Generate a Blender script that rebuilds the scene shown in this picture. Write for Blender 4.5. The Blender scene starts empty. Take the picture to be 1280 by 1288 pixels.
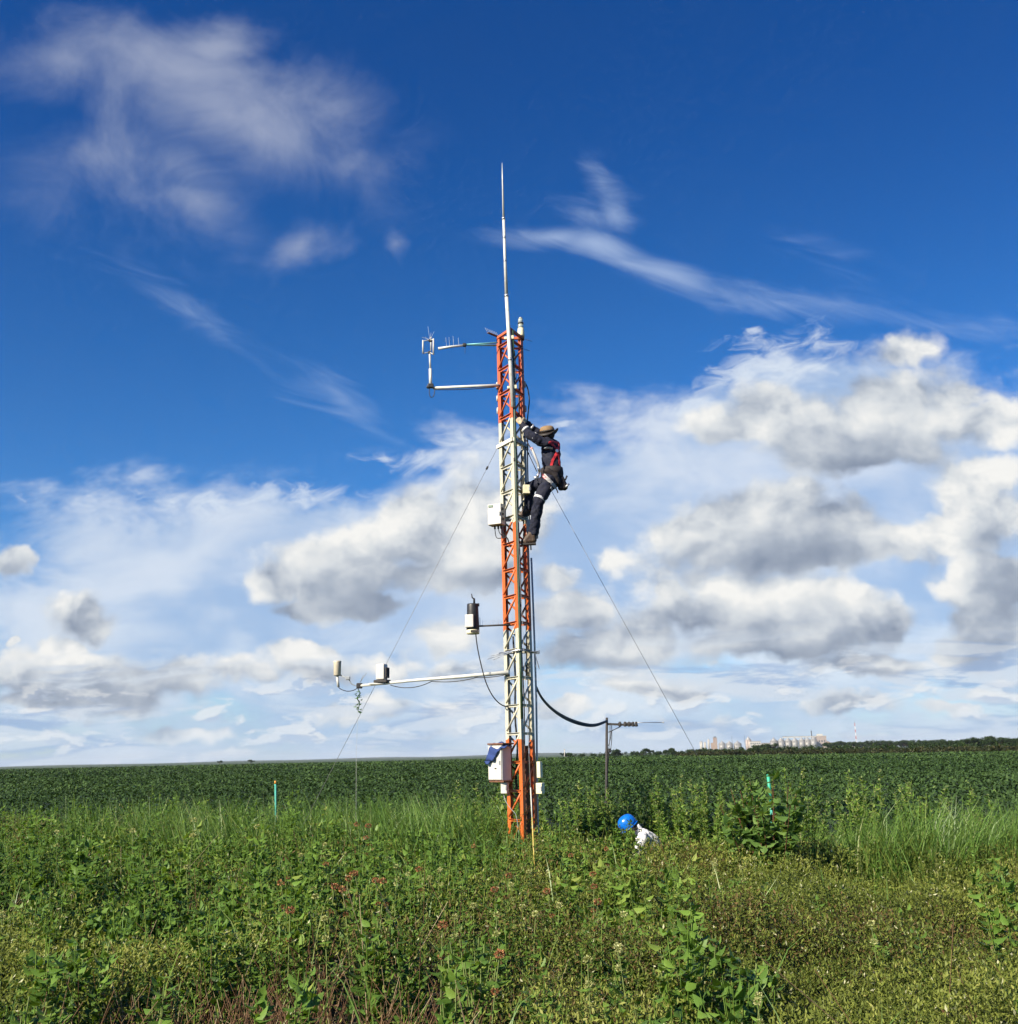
import bpy, bmesh, math, random
import numpy as np
from mathutils import Vector, Matrix
R = math.radians
random.seed(7)
rng = np.random.default_rng(11)
scene = bpy.context.scene
col = scene.collection

# ------------------------------------------------------------------ camera
FPX, W0, H0 = 1312.0, 1280.0, 1288.0
CAM = Vector((0, 0, 1.7))
PITCH, ROLL = R(13.13), R(1.25)
_f = Vector((0, math.cos(PITCH), math.sin(PITCH)))
_r0 = Vector((1, 0, 0)); _u0 = Vector((0, -math.sin(PITCH), math.cos(PITCH)))
_r = _r0*math.cos(ROLL) - _u0*math.sin(ROLL)
_u = _u0*math.cos(ROLL) + _r0*math.sin(ROLL)
cam_d = bpy.data.cameras.new('camera'); cam = bpy.data.objects.new('camera', cam_d); col.objects.link(cam)
M = Matrix(((_r.x, _u.x, -_f.x), (_r.y, _u.y, -_f.y), (_r.z, _u.z, -_f.z))).to_4x4()
M.translation = CAM
cam.matrix_world = M
cam_d.sensor_fit = 'HORIZONTAL'; cam_d.angle_x = 2*math.atan(W0/2/FPX)
cam_d.clip_start = 0.05; cam_d.clip_end = 30000
scene.camera = cam

def ray(px, py):
    return _f + _r*((px-W0/2)/FPX) + _u*((H0/2-py)/FPX)
def at(px, py, Y):
    d = ray(px, py)
    return CAM + d*(Y/d.y)
def px_per_m(p):
    return FPX/((Vector(p)-CAM).dot(_f))

EXPO = 0.95
scene.view_settings.view_transform = 'Standard'
scene.view_settings.look = 'None'
scene.view_settings.exposure = EXPO
scene.render.engine = 'CYCLES'
scene.cycles.max_bounces = 5
scene.cycles.diffuse_bounces = 2
scene.cycles.glossy_bounces = 2
scene.cycles.transmission_bounces = 3
scene.cycles.transparent_max_bounces = 4
scene.cycles.use_denoising = True
scene.cycles.use_adaptive_sampling = True
scene.cycles.adaptive_threshold = 0.02
scene.cycles.adaptive_min_samples = 12
scene.cycles.caustics_reflective = False
scene.cycles.caustics_refractive = False

# ------------------------------------------------------------------ node helpers
class Graph:
    def __init__(s, tree): s.t = tree; s.x = 0
    def node(s, kind, **kw):
        n = s.t.nodes.new(kind)
        for k, v in kw.items(): setattr(n, k, v)
        return n
    def put(s, sock, v):
        if isinstance(v, bpy.types.NodeSocket): s.t.links.new(v, sock)
        else: sock.default_value = v
    def m(s, op, a, b=None, c=None, clamp=False):
        n = s.node('ShaderNodeMath', operation=op, use_clamp=clamp)
        s.put(n.inputs[0], a)
        if b is not None: s.put(n.inputs[1], b)
        if c is not None: s.put(n.inputs[2], c)
        return n.outputs[0]
    def v(s, op, a, b=None, scale=None):
        n = s.node('ShaderNodeVectorMath', operation=op)
        s.put(n.inputs[0], a)
        if b is not None: s.put(n.inputs[1], b)
        if scale is not None: s.put(n.inputs['Scale'], scale)
        return n.outputs['Value'] if op in ('LENGTH', 'DOT_PRODUCT', 'DISTANCE') else n.outputs['Vector']
    def mapping(s, vec, loc=(0,0,0), rot=(0,0,0), scale=(1,1,1), kind='TEXTURE'):
        n = s.node('ShaderNodeMapping', vector_type=kind)
        s.put(n.inputs['Vector'], vec); n.inputs['Location'].default_value = loc
        n.inputs['Rotation'].default_value = rot; n.inputs['Scale'].default_value = scale
        return n.outputs[0]
    def noise(s, vec, scale, detail=4, rough=0.5, dist=0.0, out='Fac', lac=2.0, dim='3D'):
        n = s.node('ShaderNodeTexNoise'); n.noise_dimensions = dim
        s.put(n.inputs['Vector'], vec); n.inputs['Scale'].default_value = scale
        n.inputs['Detail'].default_value = detail; n.inputs['Roughness'].default_value = rough
        n.inputs['Distortion'].default_value = dist; n.inputs['Lacunarity'].default_value = lac
        return n.outputs[out]
    def step(s, x, lo, hi, a=0.0, b=1.0, smooth=True):
        n = s.node('ShaderNodeMapRange'); n.interpolation_type = 'SMOOTHSTEP' if smooth else 'LINEAR'
        n.clamp = True
        s.put(n.inputs[0], x); n.inputs[1].default_value = lo; n.inputs[2].default_value = hi
        n.inputs[3].default_value = a; n.inputs[4].default_value = b
        return n.outputs[0]
    def mix(s, f, a, b, mode='MIX'):
        n = s.node('ShaderNodeMix', data_type='RGBA', blend_type=mode)
        s.put(n.inputs[0], f); s.put(n.inputs[6], a); s.put(n.inputs[7], b)
        return n.outputs[2]
    def ramp(s, f, stops):
        n = s.node('ShaderNodeValToRGB'); s.put(n.inputs[0], f)
        e = n.color_ramp.elements
        while len(e) < len(stops): e.new(0.5)
        for el, (p, c) in zip(e, stops): el.position = p; el.color = (*c, 1)
        return n.outputs[0]
    def xyz(s, v):
        n = s.node('ShaderNodeSeparateXYZ'); s.put(n.inputs[0], v); return n.outputs
    def vec(s, x, y, z):
        n = s.node('ShaderNodeCombineXYZ')
        for i, q in enumerate((x, y, z)): s.put(n.inputs[i], q)
        return n.outputs[0]

def lin(r, g, b):
    f = lambda c: c/12.92 if c <= 0.04045 else ((c+0.055)/1.055)**2.4
    return tuple(f(c/255) for c in (r, g, b))

def new_mat(name):
    m = bpy.data.materials.new(name); m.use_nodes = True
    t = m.node_tree; t.nodes.clear(); g = Graph(t)
    out = g.node('ShaderNodeOutputMaterial')
    return m, g, out

def plain(name, c, rough=0.5, metal=0.0, var=0.12, scale=25.0, dirt=None, dirt_amt=0.35, dirt_scale=9.0, bump=0.0, spec=0.5, coat=0.0):
    """a painted / metal / plastic surface with real tone variation, some grime patches and uneven gloss"""
    m, g, out = new_mat(name)
    tc = g.node('ShaderNodeTexCoord').outputs['Object']
    p = g.node('ShaderNodeBsdfPrincipled')
    n1 = g.noise(tc, scale, 5, 0.6)
    f = g.step(n1, 0.3, 0.7, 1-var, 1+var, False)
    c1 = g.v('SCALE', (*c,), scale=f)
    if dirt:
        n2 = g.noise(tc, dirt_scale, 6, 0.7)
        c1 = g.mix(g.step(n2, 0.52, 0.68, 0, dirt_amt), c1, (*dirt, 1))
    g.put(p.inputs['Base Color'], c1)
    g.put(p.inputs['Roughness'], g.step(n1, 0.3, 0.7, max(rough-0.08, 0.03), min(rough+0.12, 1), False))
    p.inputs['Metallic'].default_value = metal
    p.inputs['Specular IOR Level'].default_value = spec
    p.inputs['Coat Weight'].default_value = coat
    if bump:
        b = g.node('ShaderNodeBump'); b.inputs['Strength'].default_value = bump; b.inputs['Distance'].default_value = 0.01
        g.put(b.inputs['Height'], g.noise(tc, scale*2, 4, 0.6)); g.put(p.inputs['Normal'], b.outputs[0])
    g.put(out.inputs[0], p.outputs[0])
    return m

# ------------------------------------------------------------------ object helpers
def tag(o, label=None, cat=None, group=None, kind=None):
    if label: o['label'] = label
    if cat: o['category'] = cat
    if group: o['group'] = group
    if kind: o['kind'] = kind
    return o
def empty(name, loc, label=None, cat=None, group=None):
    o = bpy.data.objects.new(name, None); col.objects.link(o)
    o.empty_display_size = 0.1; o.location = loc
    return tag(o, label, cat, group)

class MB:
    """collects shapes in world coordinates, then becomes ONE mesh object"""
    def __init__(s): s.bm = bmesh.new()
    def box(s, c, size, rot=None, bev=0.0):
        r = bmesh.ops.create_cube(s.bm, size=1.0)
        vs = r['verts']
        if bev > 0:
            for v in vs: v.co = Vector((v.co.x*size[0], v.co.y*size[1], v.co.z*size[2]))
            es = list({e for v in vs for e in v.link_edges})
            rb = bmesh.ops.bevel(s.bm, geom=es, offset=bev, segments=2, affect='EDGES', profile=0.5)
            vs = list({v for f in rb['faces'] for v in f.verts} | {v for v in vs if v.is_valid})
            # include the untouched big faces
            seen = set(vs); stack = list(vs)
            while stack:
                v = stack.pop()
                for e in v.link_edges:
                    o = e.other_vert(v)
                    if o not in seen: seen.add(o); stack.append(o)
            vs = list(seen)
        else:
            for v in vs: v.co = Vector((v.co.x*size[0], v.co.y*size[1], v.co.z*size[2]))
        m = (rot.to_matrix() if hasattr(rot, 'to_matrix') else rot) if rot is not None else Matrix.Identity(3)
        for v in vs: v.co = m @ v.co + Vector(c)
        return s
    def tube(s, pts, r, n=8, cap=True):
        pts = [Vector(p) for p in pts]
        rs = r if isinstance(r, (list, tuple)) else [r]*len(pts)
        rings = []; prev = None
        for i, p in enumerate(pts):
            a = pts[max(i-1, 0)]; b = pts[min(i+1, len(pts)-1)]
            d = (b-a).normalized() if (b-a).length > 1e-9 else Vector((0, 0, 1))
            if prev is None:
                k = Vector((0, 0, 1)) if abs(d.z) < 0.9 else Vector((1, 0, 0))
                x = d.cross(k).normalized()
            else:
                x = (prev - d*prev.dot(d)).normalized()
            prev = x; y = d.cross(x)
            rings.append([s.bm.verts.new(p + (x*math.cos(2*math.pi*j/n) + y*math.sin(2*math.pi*j/n))*rs[i]) for j in range(n)])
        for a, b in zip(rings[:-1], rings[1:]):
            for j in range(n):
                s.bm.faces.new((a[j], a[(j+1) % n], b[(j+1) % n], b[j])).smooth = n > 5
        if cap:
            s.bm.faces.new(rings[0][::-1]); s.bm.faces.new(rings[-1])
        return s
    def bar(s, a, b, w, h, up=Vector((0, 0, 1))):
        a = Vector(a); b = Vector(b); d = (b-a); L = d.length; d.normalize()
        x = d.cross(up)
        if x.length < 1e-4: x = d.cross(Vector((1, 0, 0)))
        x.normalize(); y = x.cross(d)
        s.box((a+b)/2, (w, L, h), Matrix((x, d, y)).transposed())
        return s
    def lathe(s, prof, c=(0, 0, 0), axis=Vector((0, 0, 1)), n=16):
        axis = Vector(axis).normalized()
        q = Vector((0, 0, 1)).rotation_difference(axis).to_matrix()
        rings = [[s.bm.verts.new(Vector(c) + q @ Vector((r*math.cos(2*math.pi*j/n), r*math.sin(2*math.pi*j/n), z))) for j in range(n)] for r, z in prof]
        for a, b in zip(rings[:-1], rings[1:]):
            for j in range(n):
                s.bm.faces.new((a[j], a[(j+1) % n], b[(j+1) % n], b[j])).smooth = True
        s.bm.faces.new(rings[0][::-1]); s.bm.faces.new(rings[-1])
        return s
    def strip(s, left, right, thick=0.0):
        n = len(left)
        L = [s.bm.verts.new(p) for p in left]; Rr = [s.bm.verts.new(p) for p in right]
        for i in range(n-1): s.bm.faces.new((L[i], Rr[i], Rr[i+1], L[i+1]))
        return s
    def poly(s, pts):
        s.bm.faces.new([s.bm.verts.new(p) for p in pts]); return s
    def build(s, name, mat, parent=None, smooth_angle=None):
        me = bpy.data.meshes.new(name); s.bm.normal_update(); s.bm.to_mesh(me); s.bm.free()
        for m in (mat if isinstance(mat, (list, tuple)) else [mat]): me.materials.append(m)
        o = bpy.data.objects.new(name, me); col.objects.link(o)
        if parent is not None:
            o.parent = parent
            o.matrix_parent_inverse = Matrix.Translation(parent.location).inverted()
        return o

def sag(a, b, s, n=14):
    a = Vector(a); b = Vector(b)
    return [a.lerp(b, t/n) - Vector((0, 0, s*4*(t/n)*(1-t/n))) for t in range(n+1)]
def smooth_path(pts, n=6):
    pts = [Vector(p) for p in pts]; out = []
    P = [pts[0]]+pts+[pts[-1]]
    for i in range(1, len(P)-2):
        for k in range(n):
            t = k/n; a, b, c, d = P[i-1], P[i], P[i+1], P[i+2]
            out.append(0.5*((2*b)+(c-a)*t+(2*a-5*b+4*c-d)*t*t+(3*b-a-3*c+d)*t**3))
    out.append(pts[-1]); return out
# ------------------------------------------------------------------ light: sun + sky with clouds
SUN_EL, SUN_AZ = R(33), R(48)          # azimuth: degrees to the left of straight behind the camera
sun_dir = Vector((-math.sin(SUN_AZ)*math.cos(SUN_EL), -math.cos(SUN_AZ)*math.cos(SUN_EL), math.sin(SUN_EL)))
sd = bpy.data.lights.new('sun', 'SUN'); sun = bpy.data.objects.new('sun', sd); col.objects.link(sun)
sd.energy = 5.0; sd.angle = R(0.53); sd.color = (1.0, 0.90, 0.74)
sun.rotation_euler = (-sun_dir).to_track_quat('-Z', 'Y').to_euler()
sun.location = (-20, -20, 30)

world = bpy.data.worlds.new('World'); scene.world = world; world.use_nodes = True
world.cycles.sampling_method = 'MANUAL'; world.cycles.sample_map_resolution = 512
wt = world.node_tree; wt.nodes.clear(); g = Graph(wt)
_n3 = g.noise
g.noise = lambda *a, **k: _n3(*a, dim='2D', **k)
w_out = g.node('ShaderNodeOutputWorld'); bg = g.node('ShaderNodeBackground')
SKY_K = 0.052
bg.inputs['Strength'].default_value = SKY_K
sky = g.node('ShaderNodeTexSky'); sky.sky_type = 'NISHITA'; sky.sun_disc = False
sky.sun_elevation = SUN_EL
# sky rotation 0 puts the sun at +Y; rotation turns it clockwise seen from above
sky.sun_rotation = math.atan2(sun_dir.x, sun_dir.y)
sky.altitude = 900; sky.air_density = 1.0; sky.dust_density = 0.7; sky.ozone_density = 3.0

d = g.v('NORMALIZE', g.node('ShaderNodeTexCoord').outputs['Generated'])
dx, dy, dz = g.xyz(d)
ady = g.m('MAXIMUM', g.m('ABSOLUTE', dy), 0.05)
U = g.m('DIVIDE', dx, ady); V = g.m('DIVIDE', dz, ady)
P0 = g.vec(g.m('ADD', U, g.step(dy, -0.01, 0.01, 40.0, 0.0)), V, 0.0)       # the sky behind the viewer gets other noise

def uv(px, py):
    q = ray(px, py); return q.x/q.y, q.z/q.y
def blobs(P, items, soft=False, grow=(1, 1)):
    """union of ellipses given by (centre x, y, half width, half height, turn in degrees, weight)"""
    acc = None
    pu, pv, _ = g.xyz(P)
    for it in items:
        cx, cy, rx, ry = it[0], it[1], it[2]*grow[0], it[3]*grow[1]; rot = R(it[4]) if len(it) > 4 else 0; w = it[5] if len(it) > 5 else 1
        u0, v0 = uv(cx, cy); k = 1/1345
        q = P if acc is None else g.vec(pu, pv, acc)
        if abs(rot) < 0.01:
            n = g.node('ShaderNodeVectorMath', operation='MULTIPLY_ADD')
            g.put(n.inputs[0], q); n.inputs[1].default_value = (1/(rx*k), 1/(ry*k), 0); n.inputs[2].default_value = (-u0/(rx*k), -v0/(ry*k), 0)
            q = n.outputs[0]
        else:
            cs, sn = math.cos(rot), math.sin(rot)
            q = g.v('SUBTRACT', q, (u0, v0, 0))
            q = g.vec(g.v('DOT_PRODUCT', q, (cs/(rx*k), sn/(rx*k), 0)), g.v('DOT_PRODUCT', q, (-sn/(ry*k), cs/(ry*k), 0)), 0.0)
        f = g.m('MULTIPLY_ADD', g.v('LENGTH', q), -w, w)
        acc = f if acc is None else (g.m('SMOOTH_MAX', acc, f, 0.15) if soft else g.m('MAXIMUM', acc, f))
    return acc

# domain warps
w1 = g.v('SUBTRACT', g.noise(P0, 5.0, 3, 0.55, out='Color'), (0.5, 0.5, 0.5))
w2 = g.v('SUBTRACT', g.noise(P0, 22.0, 3, 0.6, out='Color'), (0.5, 0.5, 0.5))
w1 = g.v('MULTIPLY', w1, (1, 0.7, 0)); w2 = g.v('MULTIPLY', w2, (1, 0.8, 0))
Pw = g.v('ADD', P0, g.v('ADD', g.v('SCALE', w1, scale=0.085), g.v('SCALE', w2, scale=0.030)))
Ps = g.v('ADD', P0, g.v('SCALE', w1, scale=0.06))

# --- blue sky: tint of the physical sky toward the deep saturated blue of the picture
sky_c = sky.outputs[0]
hs = g.node('ShaderNodeHueSaturation'); hs.inputs['Hue'].default_value = 0.5
hs.inputs['Saturation'].default_value = 1.33; hs.inputs['Value'].default_value = 1.07
g.put(hs.inputs['Color'], sky_c)
base = g.mix(1.0, hs.outputs[0], g.mix(g.step(V, .12, .80, 0, 1), (1.0, 1.14, 1.34, 1), (0.69, 0.815, 1.16, 1)), 'MULTIPLY')

# --- thin veil (altocumulus sheet) over the lower half
fine = g.noise(g.mapping(P0, scale=(1, 0.50, 1)), 8.0, 8, 0.55, 0.25)
fine2 = g.noise(g.mapping(P0, scale=(1, 0.42, 1), loc=(3, 1, 0)), 34.0, 4, 0.55, 0.2)
soft = g.noise(g.mapping(P0, scale=(1, 0.6, 1), loc=(7, 2, 0)), 4.5, 3, 0.5)
veil = blobs(Pw, [(215, 770, 400, 185, 0, 1.3), (560, 750, 360, 210, 15, 1.3), (820, 680, 350, 200, 10, 1.8), (1010, 570, 340, 165, 8, 1.6),
                  (1180, 700, 330, 240, 0, 1.5), (640, 890, 1500, 110, 0, .75), (110, 690, 160, 85, 0, .9), (330, 680, 290, 72, 0, 1), (640, 585, 180, 60, 20, .7)], True)
n_v = g.m('ADD', g.m('MULTIPLY', g.m('SUBTRACT', fine, 0.5), 1.35), g.m('MULTIPLY', g.m('SUBTRACT', fine2, 0.5), 0.30))
a_veil = g.m('MULTIPLY', g.step(g.m('ADD', veil, n_v), -0.10, 0.62), 0.88)
veil_c = g.mix(g.step(g.m('ADD', g.m('MULTIPLY', fine, .6), g.m('MULTIPLY', soft, 0.6)), 0.44, 0.78), (*lin(168, 194, 228), 1), (*lin(222, 231, 243), 1))
# rippled small clouds at the upper edge of the big bank on the right, and a few elsewhere
rip = blobs(Ps, [(960, 465, 150, 62, 18, 1), (880, 495, 90, 40, 25, .9), (1000, 425, 80, 26, 12, .7), (955, 412, 26, 12, 0, .9), (560, 565, 120, 26, 18, .8), (480, 575, 50, 12, 5, .7), (330, 632, 330, 26, 0, .7), (690, 535, 60, 14, 5, .5)], True)
rn = g.noise(g.mapping(P0, rot=(0, 0, R(12)), scale=(1, .45, 1)), 26.0, 7, .62, .5)
a_rip = g.m('MULTIPLY', g.step(g.m('ADD', rip, g.m('MULTIPLY', g.m('SUBTRACT', rn, .5), 2.2)), .15, 1.0), .70)

# --- wisps: high thin clouds
wis_n = g.noise(g.mapping(P0, rot=(0, 0, R(-25)), scale=(1, 0.8, 1)), 6.5, 9, 0.60, 0.35)
wis = blobs(Pw, [(290, 140, 300, 150, -15, 1.05), (215, 215, 170, 120, -15, .75), (225, 95, 250, 130, -12, 1.0), (330, 175, 200, 115, -18, .95), (90, 80, 200, 130, 0, .7), (225, 262, 150, 80, -20, .8), (372, 308, 75, 48, 10, .75),
                 (440, 220, 110, 70, 0, .6), (506, 305, 28, 24, 0, .55), (450, 170, 150, 120, -20, .35), (170, 210, 230, 140, -20, .55), (260, 50, 150, 70, 0, 1.15)], True)
a_w1 = g.m('MULTIPLY', g.step(g.m('ADD', wis, g.m('MULTIPLY', g.m('SUBTRACT', wis_n, 0.5), 1.25)), 0.00, 1.25), 0.58)
st = blobs(Ps, [(690, 296, 130, 34, -10, .9), (745, 312, 110, 40, -20, 1.0), (820, 345, 190, 34, -20, .9), (980, 378, 300, 36, -10, .72), (1180, 400, 220, 30, -8, .62), (764, 268, 36, 60, 20, .85), (748, 225, 40, 70, 25, .6), (740, 270, 90, 60, 0, .5),
                (250, 395, 280, 40, -28, .50), (420, 500, 160, 40, -38, .52), (1050, 335, 180, 70, -30, .30), (300, 430, 280, 26, -36, .40)], True)
st_n = g.noise(g.mapping(P0, rot=(0, 0, R(-20)), scale=(1, 0.24, 1)), 9.0, 9, 0.62, 0.5)
a_w2 = g.m('MULTIPLY', g.step(g.m('ADD', st, g.m('MULTIPLY', g.m('SUBTRACT', st_n, 0.5), 0.95)), 0.10, 1.25), 0.66)

# --- cumulus: lumps with lit crowns and grey bases
cum = blobs(Pw, [(960, 690, 190, 60, 0, .8), (940, 745, 150, 40, 0, .6), (1100, 545, 200, 80, 0, .7), (760, 800, 150, 50, 0, .7), (1060, 790, 120, 44, 0, .8), (530, 680, 150, 95, 15, .8), (150, 860, 200, 50, 0, .7), (1200, 500, 120, 60, -10, .8),
    (520, 650, 95, 62, 0), (600, 665, 110, 95, 0), (450, 705, 130, 62, 5), (400, 740, 100, 45, 0), (385, 775, 50, 22, 0, .8), (470, 765, 90, 28, 0, .8),
    (560, 720, 130, 45, 0), (350, 735, 40, 30, 0, .8),
    (1130, 500, 130, 62, 0), (1000, 520, 130, 60, 0, .9), (1240, 530, 120, 52, 0), (1090, 570, 150, 48, 0), (900, 530, 80, 45, 0, .8), (1130, 440, 70, 40, 20, .7),
    (940, 650, 150, 48, 0), (1060, 665, 120, 55, 0), (880, 660, 90, 40, 0), (1010, 700, 150, 32, 0), (1130, 690, 60, 30, 0, .8),
    (1250, 650, 100, 85, 0), (1270, 600, 60, 50, 0), (1190, 690, 90, 40, 0), (1260, 735, 90, 40, 0), (1240, 790, 60, 48, 0), (1220, 815, 60, 28, 0),
    (890, 770, 120, 50, 0), (1010, 775, 140, 48, 0), (800, 790, 90, 55, 0), (960, 800, 190, 36, 0), (860, 735, 30, 30, 0), (1100, 785, 70, 34, 0, .9),
    (720, 770, 90, 60, 0), (740, 820, 120, 36, 0), (690, 730, 60, 40, 0, .8), (760, 700, 60, 30, 0, .6),
    (90, 777, 78, 40, 0), (0, 705, 30, 28, 0, .9), (130, 850, 150, 42, 0), (30, 860, 90, 40, 0), (240, 850, 80, 36, 0), (60, 820, 40, 22, 0),
    (395, 835, 80, 28, 0), (300, 845, 60, 22, 0, .8), (560, 800, 80, 30, 0, .7), (500, 835, 60, 22, 0, .7), (600, 845, 60, 24, 0, .8),
    (1100, 835, 110, 24, 0, .8), (830, 862, 110, 18, 0, .8), (1070, 880, 90, 18, 0, .8), (1190, 884, 45, 14, 0, .8), (1230, 860, 50, 14, 0, .6),
    (700, 895, 45, 16, 0, .8), (40, 893, 120, 16, 0, .7), (230, 912, 90, 14, 0, .8), (385, 912, 20, 10, 0, .8), (450, 885, 90, 16, 0, .6), (580, 900, 60, 14, 0, .7),
    (5, 822, 16, 10, 0, 1), (300, 935, 60, 10, 0, .7), (120, 935, 110, 10, 0, .6), (520, 930, 90, 10, 0, .5), (870, 905, 70, 10, 0, .6), (1110, 925, 90, 10, 0, .6)], True)
dark = blobs(Pw, [
    (490, 752, 150, 34, 0), (380, 785, 70, 26, 0, .8), (600, 735, 90, 28, 0, .8), (440, 770, 90, 20, 0, .8),
    (1090, 590, 150, 30, 0), (1010, 545, 90, 30, 0, .5), (1220, 560, 100, 22, 0, .6), (900, 545, 60, 26, 0, .5),
    (1010, 708, 170, 24, 0), (870, 690, 90, 16, 0, .7), (1120, 705, 60, 16, 0, .7), (1050, 668, 60, 22, 0, .35),
    (1270, 745, 70, 40, 0), (1255, 690, 50, 30, 0, .5), (1235, 815, 70, 20, 0, 1), (1205, 775, 30, 22, 0, .6),
    (960, 822, 210, 20, 0), (890, 775, 70, 24, 0, .6), (1110, 808, 70, 18, 0, .8), (740, 838, 130, 22, 0), (720, 785, 70, 34, 0, .5),
    (105, 800, 60, 14, 0, .7), (0, 720, 34, 22, 0, .6), (150, 862, 130, 22, 0, .8), (30, 885, 120, 16, 0, .9), (215, 868, 90, 18, 0, .9), (60, 860, 60, 16, 0, .5),
    (400, 852, 80, 10, 0, .8), (570, 850, 100, 12, 0, .6), (300, 870, 80, 10, 0, .5), (1100, 846, 110, 10, 0, .7), (1070, 890, 90, 10, 0, .7), (560, 815, 80, 14, 0, .5),
    (830, 868, 110, 10, 0, .6), (640, 915, 200, 10, 0, .5), (300, 900, 240, 8, 0, .4), (900, 920, 240, 12, 0, .5), (1100, 560, 180, 44, 0, .7), (1130, 515, 190, 50, 0, .42), (940, 530, 110, 40, 0, .40), (950, 660, 170, 30, 0, .3), (560, 700, 120, 40, 0, .35), (990, 690, 190, 34, 0, .7), (500, 730, 170, 40, 0, .6), (920, 800, 200, 30, 0, .6), (200, 845, 90, 30, 0, .7), (730, 800, 90, 50, 0, .6)], True, (1.15, 1.6))
SH = (-0.022, 0.030, 0)
def puff(P):
    a = g.noise(P, 8.5, 9, 0.60, 0.2)
    v = g.node('ShaderNodeTexVoronoi'); v.feature = 'SMOOTH_F1'; v.voronoi_dimensions = '2D'; v.inputs['Scale'].default_value = 13.0
    v.inputs['Detail'].default_value = 2.0; v.inputs['Roughness'].default_value = 0.5; v.inputs['Smoothness'].default_value = 0.8
    g.put(v.inputs['Vector'], P)
    return g.m('ADD', a, g.m('MULTIPLY', g.m('SUBTRACT', 0.42, v.outputs['Distance']), 0.55))
Pp = g.mapping(g.v('ADD', P0, g.v('SCALE', w2, scale=0.02)), scale=(1, 0.78, 1))
pf = puff(Pp); pf2 = puff(g.v('ADD', Pp, SH))
big = g.noise(P0, 5.0, 3, 0.5)
cd = g.m('ADD', cum, g.m('MULTIPLY', g.m('SUBTRACT', pf, 0.5), 0.95))
a_cum = g.m('MULTIPLY', g.step(cd, -0.10, 0.30), 0.97)
relief = g.m('SUBTRACT', pf, pf2)
fb = g.noise(Pp, 27.0, 5, 0.6, 0.1); fb2 = g.noise(g.v('ADD', Pp, (-.008, .011, 0)), 27.0, 5, 0.6, 0.1)
relief = g.m('ADD', relief, g.m('MULTIPLY', g.m('SUBTRACT', fb, fb2), 0.42))
dk = g.step(g.m('ADD', dark, g.m('MULTIPLY', g.m('SUBTRACT', pf, 0.5), 0.30)), -0.40, 1.05, 0.0, 0.76)
lit = g.m('SUBTRACT', g.m('MULTIPLY_ADD', g.m('MULTIPLY', relief, g.m('SUBTRACT', 1.0, dk)), 1.5, 0.84), dk)
lit = g.m('ADD', lit, g.m('MULTIPLY', g.m('SUBTRACT', big, 0.5), 0.25), clamp=True)
cum_c = g.ramp(lit, [(0.0, lin(134, 147, 168)), (0.3, lin(172, 182, 196)), (0.62, lin(214, 219, 224)), (1.0, lin(248, 247, 243))])

def inv(c): return g.v('SCALE', c, scale=1.0/(SKY_K*2**EXPO))
c = base
c = g.mix(a_w1, c, inv((*lin(196, 203, 219),)))
c = g.mix(a_w2, c, inv((*lin(188, 208, 238),)))
c = g.mix(a_veil, c, inv(veil_c))
c = g.mix(a_rip, c, inv((*lin(222, 232, 244),)))
c = g.mix(a_cum, c, inv(cum_c))
# flat layered clouds low over the skyline
ln = g.noise(g.mapping(P0, scale=(1, .17, 1), loc=(2, .3, 0)), 5.5, 8, .58, .3)
ln2 = g.noise(g.mapping(P0, scale=(1, .17, 1), loc=(2, .3+.011, 0)), 5.5, 8, .58, .3)
lc = g.mix(g.step(g.m('SUBTRACT', ln2, ln), -.07, .06), (*lin(214, 224, 236), 1), (*lin(150, 178, 216), 1))
a_low = g.m('MULTIPLY', g.m('MULTIPLY', g.step(ln, .47, .60), g.step(V, .055, .14, 1.0, 0.0)), .80)
c = g.mix(a_low, c, inv(lc))
pn = g.noise(g.mapping(P0, scale=(1, .42, 1), loc=(5, .7, 0)), 17.0, 6, .55, .2)
pn2 = g.noise(g.mapping(P0, scale=(1, .42, 1), loc=(5+.004, .7-.007, 0)), 17.0, 6, .55, .2)
a_pf = g.m('MULTIPLY', g.m('MULTIPLY', g.step(pn, .54, .66), g.step(V, .02, .13, 1.0, 0.0)), .75)
c = g.mix(a_pf, c, inv(g.mix(g.step(g.m('SUBTRACT', pn, pn2), -.02, .05), (*lin(186, 200, 222), 1), (*lin(244, 245, 244), 1))))
# pale air just above the skyline
low = g.step(V, 0.0, 0.06, 0.38, 0.0)
c = g.mix(low, c, inv((*lin(178, 208, 238),)))
g.put(bg.inputs['Color'], c)
g.put(w_out.inputs[0], bg.outputs[0])
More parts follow.
